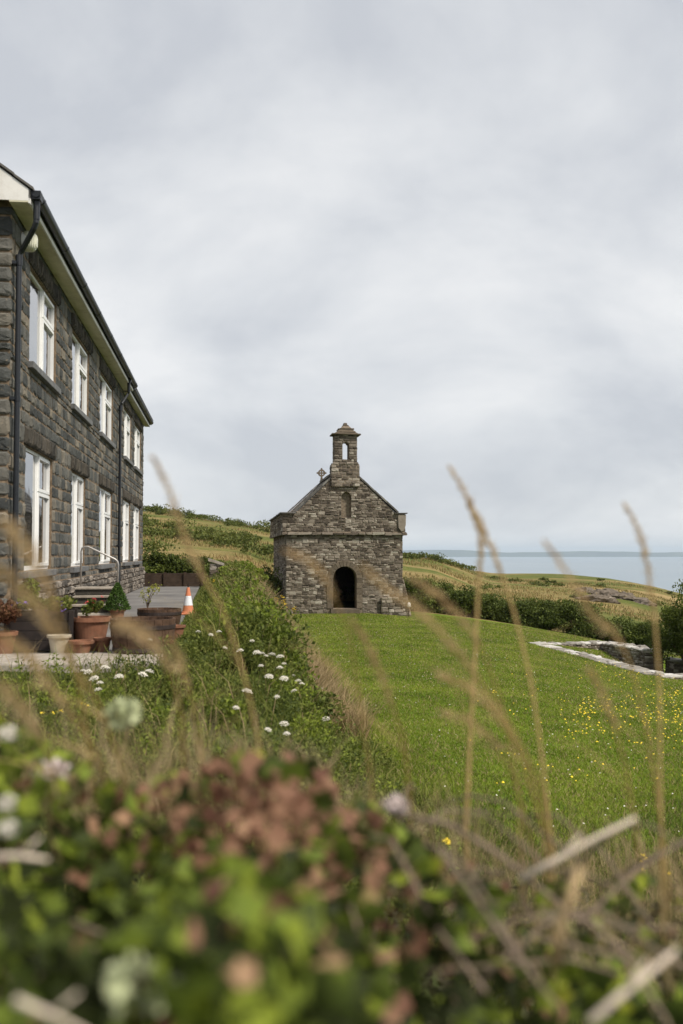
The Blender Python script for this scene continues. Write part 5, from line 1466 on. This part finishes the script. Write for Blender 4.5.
# yellow spikes near the chapel's left foot
def spike(px, py, Y, m, label, group, r=0.03, n=14, hgt=0.22):
    p = at(px, py, Y); g = tz(p.x, p.y)
    root = bpy.data.objects.new('wildflower', None); COL.objects.link(root); root.location = (p.x, p.y, g); tag(root, label, 'wildflower', group)
    h = max(0.3, p.z - g); rg = random.Random(int(px))
    mb = MB(); mb.tube([(0, 0, 0), (0.01, 0, h * 0.6), (0, 0.01, h)], 0.005, 5); mb.build('stem', L_green, root)
    flowers('flower_spike', root, [(rg.uniform(-.06, .06), rg.uniform(-.06, .06), h - rg.uniform(0, hgt)) for _ in range(n)], r, m, int(py))
for k, (px, py) in enumerate([(276, 598), (283, 596), (280, 604), (294, 607), (270, 605), (214, 600), (266, 613), (285, 602)]):
    spike(px, py, 27 + k * 0.4, M_yellow, 'yellow wildflower standing alone beside the green bush' if px < 220 else 'upright yellow wildflower in the cluster at the chapel left foot', 'yellow wildflowers on the bank', 0.04)
for k, (px, py) in enumerate([(262, 611), (265, 617), (259, 615)]):
    spike(px, py, 22 + k * 0.3, M_magenta, 'dark magenta wildflower in the green top of the bank', 'magenta wildflowers on the bank', 0.045, 9, 0.1)
for k, (px, py) in enumerate([(49, 713), (61, 748), (86, 708)]):
    spike(px, py, 7.5 + k * 0.2, M_yellow, ['leftmost small yellow flower on the slope below the planters', 'lowest small yellow flower on the slope below the planters', 'small yellow flower nearest the fluffy greyish head on the slope'][k], 'yellow flowers on the left slope', 0.018, 3, 0.02)
for k, (px, py) in enumerate([(452, 838), (641, 858), (655, 870)]):
    spike(px, py, 5.0 + k * 0.2, M_yellow, ['small yellow flower in the rough grass left of the pale bare twig', 'small yellow flower right above the tip of the pale bare twig', 'rightmost small yellow flower in the rough grass edge'][k], 'yellow flowers at the near lawn edge', 0.016, 3, 0.02)

# ------------------------------------------------------------------ foreground: bramble hedge, twigs, grass stalks
def fore_top(px):
    return np.interp(px, [-100, 0, 60, 130, 180, 240, 300, 350, 400, 460, 520, 600, 683, 780], [765, 755, 763, 768, 752, 742, 756, 796, 822, 850, 872, 880, 885, 885])
def bramble():
    rs = np.random.default_rng(12)
    G, Rd, St = [], [], []
    n = 9500
    px = rs.uniform(-160, 840, n); 
    # nearer leaves lower in the picture: the hedge top is a rounded bank, about 0.35 m below the eye
    Y = rs.uniform(0.42, 1.6, n)
    top_edge = fore_top(px)
    ztop_far = -(top_edge - 553.5) / 995 * 1.55
    x = (px - 341.5) / 995 * Y
    zt = ztop_far + 0.035 * np.sin(x * 9 + 1) + 0.03 * np.sin(Y * 11 + x * 5)
    zt = np.where(Y < 1.1, zt + 0.0 * Y, zt)
    z = EYE + zt - 0.28 * rs.uniform(0, 1, n) ** 1.6
    keep = rs.uniform(0, 1, n) < np.where(px > 380, 0.6, 1.0)
    P = np.stack([x, Y, z], 1)[keep]; px = px[keep]
    rp = 553.5 + (EYE - P[:, 2]) / P[:, 1] * 995
    redp = np.exp(-((px - 265) / 95) ** 2 - ((rp - 810) / 80) ** 2) * 1.05 + np.exp(-((px - 400) / 50) ** 2 - ((rp - 900) / 50) ** 2) * 0.5 + 0.06 + np.exp(-((px - 140) / 60) ** 2 - ((rp - 800) / 40) ** 2) * 0.4
    isr = rs.uniform(0, 1, len(P)) < redp
    for arr, sel, sz in ((G, ~isr, 0.042), (Rd, isr, 0.029)):
        V, T = leaf_arrays(P[sel], sz, rs, 0.2, 0.75); arr.append((V, T, 0))
    V, T, _ = join(G); V2, T2, _ = join(Rd)
    V, T, M = join([(V, T, 0), (V2, T2, 1)])
    o = np_mesh('bramble_hedge', V, T, [L_bramble, L_redleaf], mat_idx=M)
    tag(o, 'tangled bramble growth with green and reddened leaves in the foreground', 'bramble', kind='stuff')
    # dry grass and thin stems standing up out of the hedge top
    m = 1200
    pxs = rs.uniform(-160, 840, m); Ys = rs.uniform(1.35, 1.95, m)
    zt_ = EYE - (fore_top(pxs) - 553.5) / 995 * 1.55 - 0.1
    Pb = np.stack([(pxs - 341.5) / 995 * Ys, Ys, zt_], 1)
    hb = rs.uniform(0.07, 0.19, m) * np.interp(pxs, [-160, 150, 260, 700], [1.3, 1.2, 0.7, 0.9])
    Vb, Tb = blade_arrays(Pb, hb, 0.0028, rs, 0.7, 0.8)
    tag(np_mesh('hedge_grass', Vb, Tb, L_straw), 'thin dry grass standing out of the foreground hedge top', 'grass', kind='stuff')
    # woody stems woven through it
    mb = MB(); rg = random.Random(7)
    for k in range(110):
        x0 = rg.uniform(-0.9, 1.0); y0 = rg.uniform(0.65, 1.6); z0 = EYE - rg.uniform(0.46, 0.66)
        a = rg.uniform(0, 6.28); L = rg.uniform(0.2, 0.5)
        pts = [(x0 + math.cos(a) * L * t, y0 + math.sin(a) * L * t * 0.6, z0 + 0.12 * math.sin(t * 2.4) + 0.02 * rg.uniform(-1, 1)) for t in (0, 0.25, 0.5, 0.75, 1)]
        mb.tube(pts, [0.0026, 0.0026, 0.0022, 0.002, 0.0012], 6)
    tag(mb.build('bramble_stems', M_stem), 'brown woody stems woven through the foreground brambles', 'bramble', kind='stuff')
bramble()
# dense undergrowth under the brambles, its colour darkened for shaded gaps, so no bare earth shows
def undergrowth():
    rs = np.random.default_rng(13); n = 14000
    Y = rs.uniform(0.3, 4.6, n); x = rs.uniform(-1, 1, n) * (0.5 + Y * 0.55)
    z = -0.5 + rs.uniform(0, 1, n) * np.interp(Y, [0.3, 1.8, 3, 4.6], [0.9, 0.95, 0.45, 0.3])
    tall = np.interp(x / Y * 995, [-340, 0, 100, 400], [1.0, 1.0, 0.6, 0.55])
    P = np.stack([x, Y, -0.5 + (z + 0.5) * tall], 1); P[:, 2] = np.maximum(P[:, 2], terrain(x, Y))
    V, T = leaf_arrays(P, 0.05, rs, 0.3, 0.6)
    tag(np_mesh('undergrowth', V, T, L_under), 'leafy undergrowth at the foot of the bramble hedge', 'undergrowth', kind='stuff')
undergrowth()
def twig(label, pts, r, m=M_twig, name='twig'):
    P = [at(*p) for p in pts]
    o = MB(); base = P[0]; n = len(P)
    o.tube([tuple(p - base) for p in P], [r * (1 - 0.5 * i / (n - 1)) for i in range(n)], 8)
    if n > 2:
        q = P[1] - base; o.tube([tuple(q), tuple(q + (P[2] - P[1]) * 0.35 + Vector((0.01, 0, 0.02)))], [r * 0.6, r * 0.3], 6)
    ob = o.build(name, m, smooth=True); ob.location = base; tag(ob, label, 'twig')
twig('pale bare twig pointing right above the brambles', [(520, 880, 1.25), (560, 858, 1.25), (596, 838, 1.25), (636, 818, 1.25)], 0.0048)
twig('pale bare twig slanting up in the bottom right corner', [(590, 1022, 0.85), (625, 992, 0.87), (655, 968, 0.88), (676, 950, 0.9)], 0.0042)
twig('long brown arching stem crossing below the lawn edge', [(390, 812, 1.35), (450, 825, 1.35), (500, 855, 1.3), (560, 905, 1.25), (640, 960, 1.2)], 0.0042, M_stem)
twig('brown stem slanting down from the middle of the brambles', [(440, 850, 1.15), (480, 905, 1.1), (520, 960, 1.0), (560, 1010, 0.95)], 0.0042, M_stem)
twig('pale horizontal twig at the left edge', [(-10, 858, 1.0), (20, 856, 1.0), (48, 860, 1.0)], 0.0040)
twig('pinkish dry curled stem standing upright among the right brambles', [(556, 965, 0.95), (560, 925, 0.95), (572, 890, 0.96), (580, 868, 0.97)], 0.0062, M_head)
twig('pale twig in the bottom left corner', [(15, 1000, 0.7), (50, 1015, 0.7), (90, 1035, 0.7)], 0.0032)

def stalk(label, px_pts, Y, head, r=0.0017, spread=0.012, fluff=1.0, density=300, bend_y=0.0):
    """a dry grass stalk through the given points; head = fraction of its length that carries the seed head"""
    n0 = len(px_pts)
    if Y < 1.6: bend_y, Y = (Y - 1.6) * 1.0, 1.6     # rooted at the back of the hedge, leaning towards the lane
    P = [at(px, py, Y + bend_y * (i / max(1, n0 - 1)) ** 0.8) for i, (px, py) in enumerate(px_pts)]
    # smooth with Catmull-Rom
    S = []
    for i in range(n0 - 1):
        p0, p1, p2, p3 = P[max(i - 1, 0)], P[i], P[i + 1], P[min(i + 2, n0 - 1)]
        for k in range(6):
            t = k / 6; S.append(0.5 * ((2 * p1) + (p2 - p0) * t + (2 * p0 - 5 * p1 + 4 * p2 - p3) * t * t + (3 * p1 - p0 - 3 * p2 + p3) * t ** 3))
    S.append(P[-1])
    base = S[0].copy()
    root = bpy.data.objects.new('grass_stalk', None); COL.objects.link(root); root.location = base; tag(root, label, 'grass stalk', 'tall dry grass stalks rising in the foreground')
    L = [p - base for p in S]; n = len(L)
    mb = MB(); r = r * 1.35; mb.tube([(0, 0, -0.25)] + [tuple(p) for p in L], [r] + [r * (1 - 0.6 * i / n) for i in range(n)], 6); mb.build('stem', M_stalk, root, smooth=True)
    # spikelets
    rs = np.random.default_rng(int(px_pts[0][0] * 7 + px_pts[-1][1]))
    A = np.array([tuple(p) for p in L]); seg = np.linalg.norm(np.diff(A, axis=0), axis=1); cum = np.concatenate([[0], np.cumsum(seg)])
    tot = cum[-1]; m = int(density * tot * head / 0.25)
    f = rs.uniform(0, 1, m) ** 0.9; s = tot * (1 - head) + tot * head * f
    C = np.stack([np.interp(s, cum, A[:, j]) for j in range(3)], 1)
    C2 = np.stack([np.interp(np.minimum(s + 0.01, tot), cum, A[:, j]) for j in range(3)], 1); D = unit(C2 - C + 1e-6)
    prof = np.sin(np.pi * np.clip(f * 0.9 + 0.08, 0, 1)) ** 0.7
    off = unit(rs.normal(size=(m, 3))) * (rs.uniform(0, 1, m) * spread * prof)[:, None]
    d = unit(D * 1.4 + off / spread + rs.normal(size=(m, 3)) * 0.25)
    q = unit(np.cross(d, rs.normal(size=(m, 3)))); sl = (0.0085 * fluff * rs.uniform(0.7, 1.4, m))[:, None]; w = sl * 0.17
    C = C + off
    V = np.stack([C, C + d * sl * 0.5 + q * w, C + d * sl, C + d * sl * 0.5 - q * w], 1).reshape(-1, 3); b = (np.arange(m) * 4)[:, None]
    T = np.concatenate([b + np.array([0, 1, 2]), b + np.array([0, 2, 3])], 1).reshape(-1, 3)
    np_mesh('seed_head', V, T, M_head, root)
    # a narrow dry leaf or two
    if len(L) > 12:
        lb = MB(); k = n // 5; p = L[k]; g = (L[k + 3] - L[k]).normalized(); sd = Vector((1 if px_pts[0][0] % 2 else -1, 0, 0))
        pts = [p, p + g * 0.05 + sd * 0.02, p + g * 0.10 + sd * 0.055, p + g * 0.12 + sd * 0.10]
        for i in range(3):
            w0, w1 = 0.002 * (1 - i / 3.2), 0.002 * (1 - (i + 1) / 3.2)
            lb.add([pts[i] + Vector((0, 0, w0)), pts[i] - Vector((0, 0, w0)), pts[i + 1] - Vector((0, 0, w1)), pts[i + 1] + Vector((0, 0, w1))], [(0, 1, 2, 3)])
        lb.build('leaf', M_stalk, root)
    return root
stalk('tallest drooping grass stalk crossing the sea in the centre right', [(553, 856), (535, 708), (517, 624), (500, 571), (482, 526), (466, 494), (449, 467)], 1.75, 0.34, 0.0024, 0.007)
stalk('upright grass stalk standing just left of the tallest one', [(466, 820), (470, 740), (474, 673), (478, 593), (481, 549), (477, 525), (468, 505)], 1.85, 0.30, 0.0030, 0.007)
stalk('grass stalk with a fluffy head bending left low over the lawn', [(546, 840), (532, 790), (513, 739), (486, 704), (464, 686), (438, 675)], 1.35, 0.45, 0.0020, 0.010)
stalk('rightmost tall grass stalk with a slim curved head', [(662, 870), (660, 770), (659, 682), (653, 606), (644, 549), (636, 524), (625, 505)], 1.7, 0.36, 0.0022, 0.007)
stalk('grass stalk with a broad head leaning left over the ruined walls', [(668, 880), (655, 780), (640, 700), (620, 642), (593, 615), (575, 584), (546, 544)], 1.35, 0.36, 0.0018, 0.010)
stalk('thick blurred grass stalk whose head lies over the chapel right corner', [(552, 850), (540, 790), (515, 735), (486, 691), (460, 655), (420, 612), (385, 588), (362, 566)], 1.1, 0.42, 0.0021, 0.009)
stalk('thin grass stalk bending left beside the chapel', [(520, 800), (505, 720), (488, 665), (466, 625), (440, 598), (412, 578)], 1.3, 0.4, 0.0014, 0.008)
stalk('grass stalk whose tip curls up against the sky beside the house', [(262, 760), (245, 680), (222, 610), (200, 572), (182, 530), (170, 492), (154, 460)], 1.4, 0.42, 0.0018, 0.008)
stalk('grass stalk with a soft head over the chapel left corner', [(372, 790), (360, 700), (350, 640), (334, 598), (316, 566), (286, 552)], 1.2, 0.3, 0.0012, 0.007)
stalk('slender upright stalk in front of the lawn below the chapel', [(410, 800), (404, 745), (390, 700), (372, 655), (352, 620)], 1.35, 0.5, 0.0017, 0.007)
stalk('heavy blurred grass head hanging over the corner downpipe', [(95, 800), (80, 690), (60, 620), (42, 575), (24, 545), (0, 520)], 0.75, 0.45, 0.0018, 0.011, density=330)
stalk('blurred grass head crossing the long planter box', [(130, 800), (105, 720), (70, 660), (40, 610), (10, 580), (-15, 560)], 0.8, 0.5, 0.0018, 0.011, density=330)
stalk('blurred grass head lying over the half barrel', [(185, 790), (180, 710), (165, 660), (140, 632), (112, 622)], 0.95, 0.45, 0.0016, 0.010)
stalk('bent pale stalk low at the left edge below the terrace', [(110, 800), (95, 750), (60, 700), (30, 660), (0, 635)], 0.9, 0.5, 0.0018, 0.009)
stalk('short bent stalk low at the far left above the brambles', [(60, 790), (45, 750), (22, 710), (-5, 680)], 0.9, 0.5, 0.0018, 0.009)
stalk('thin pale stalk right of the half barrel among the bank plants', [(205, 790), (196, 720), (182, 670), (170, 640)], 1.3, 0.4, 0.0014, 0.007)
stalk('faint stalk at the right edge of the lawn', [(640, 870), (628, 780), (612, 720), (600, 690), (588, 668)], 1.3, 0.4, 0.0015, 0.007)
stalk('short fine stalk low over the middle of the lawn', [(535, 860), (520, 800), (500, 750), (470, 722), (440, 712)], 1.3, 0.4, 0.0013, 0.007)
# pale blurred flower heads in the hedge top
def fore_flower(label, px, py, Y, r, m):
    p = at(px, py, Y); rs = np.random.default_rng(int(px)); n = 110
    d = unit(rs.normal(size=(n, 3))); P = d * (r * rs.uniform(0.3, 1, n) ** 0.5)[:, None] * [1, 1, 0.75]
    root = bpy.data.objects.new('hedge_flower', None); COL.objects.link(root); root.location = p; tag(root, label, 'wildflower', 'pale flower heads in the foreground hedge')
    V, T = leaf_arrays(P, r * 0.55, rs, 0.1, 0.7); np_mesh('flower_head', V, T, m, root)
    mb = MB(); mb.tube([(0, 0, -0.005), (0.01, 0.01, -0.12), (0, 0.02, -0.3)], 0.0015, 5); mb.build('stem', L_green, root)
M_pink = plain('pale_pink_petals', (0.62, 0.52, 0.50), 0.7, 0.1, 20, 0.2, 0.1)
M_palegreen = plain('pale_green_buds', (0.42, 0.45, 0.26), 0.7, 0.15, 20, 0.2, 0.1)
fore_flower('white lilac flower head at the left, above the brambles', 52, 773, 1.5, 0.026, M_pink)
fore_flower('small pale flower head at the extreme left edge', 8, 733, 1.4, 0.013, M_white)
fore_flower('small pale flower head below the left lilac one', 6, 803, 1.2, 0.012, M_white)
fore_flower('pale flower low at the left edge of the brambles', 8, 828, 1.1, 0.011, M_white)
fore_flower('greyish fluffy head above the left brambles', 122, 714, 1.6, 0.032, M_palegreen)
fore_flower('pinkish white flower head in the middle of the hedge top', 396, 805, 1.35, 0.016, M_pink)
fore_flower('pale green bud cluster near the bottom left', 140, 985, 0.75, 0.026, M_palegreen)
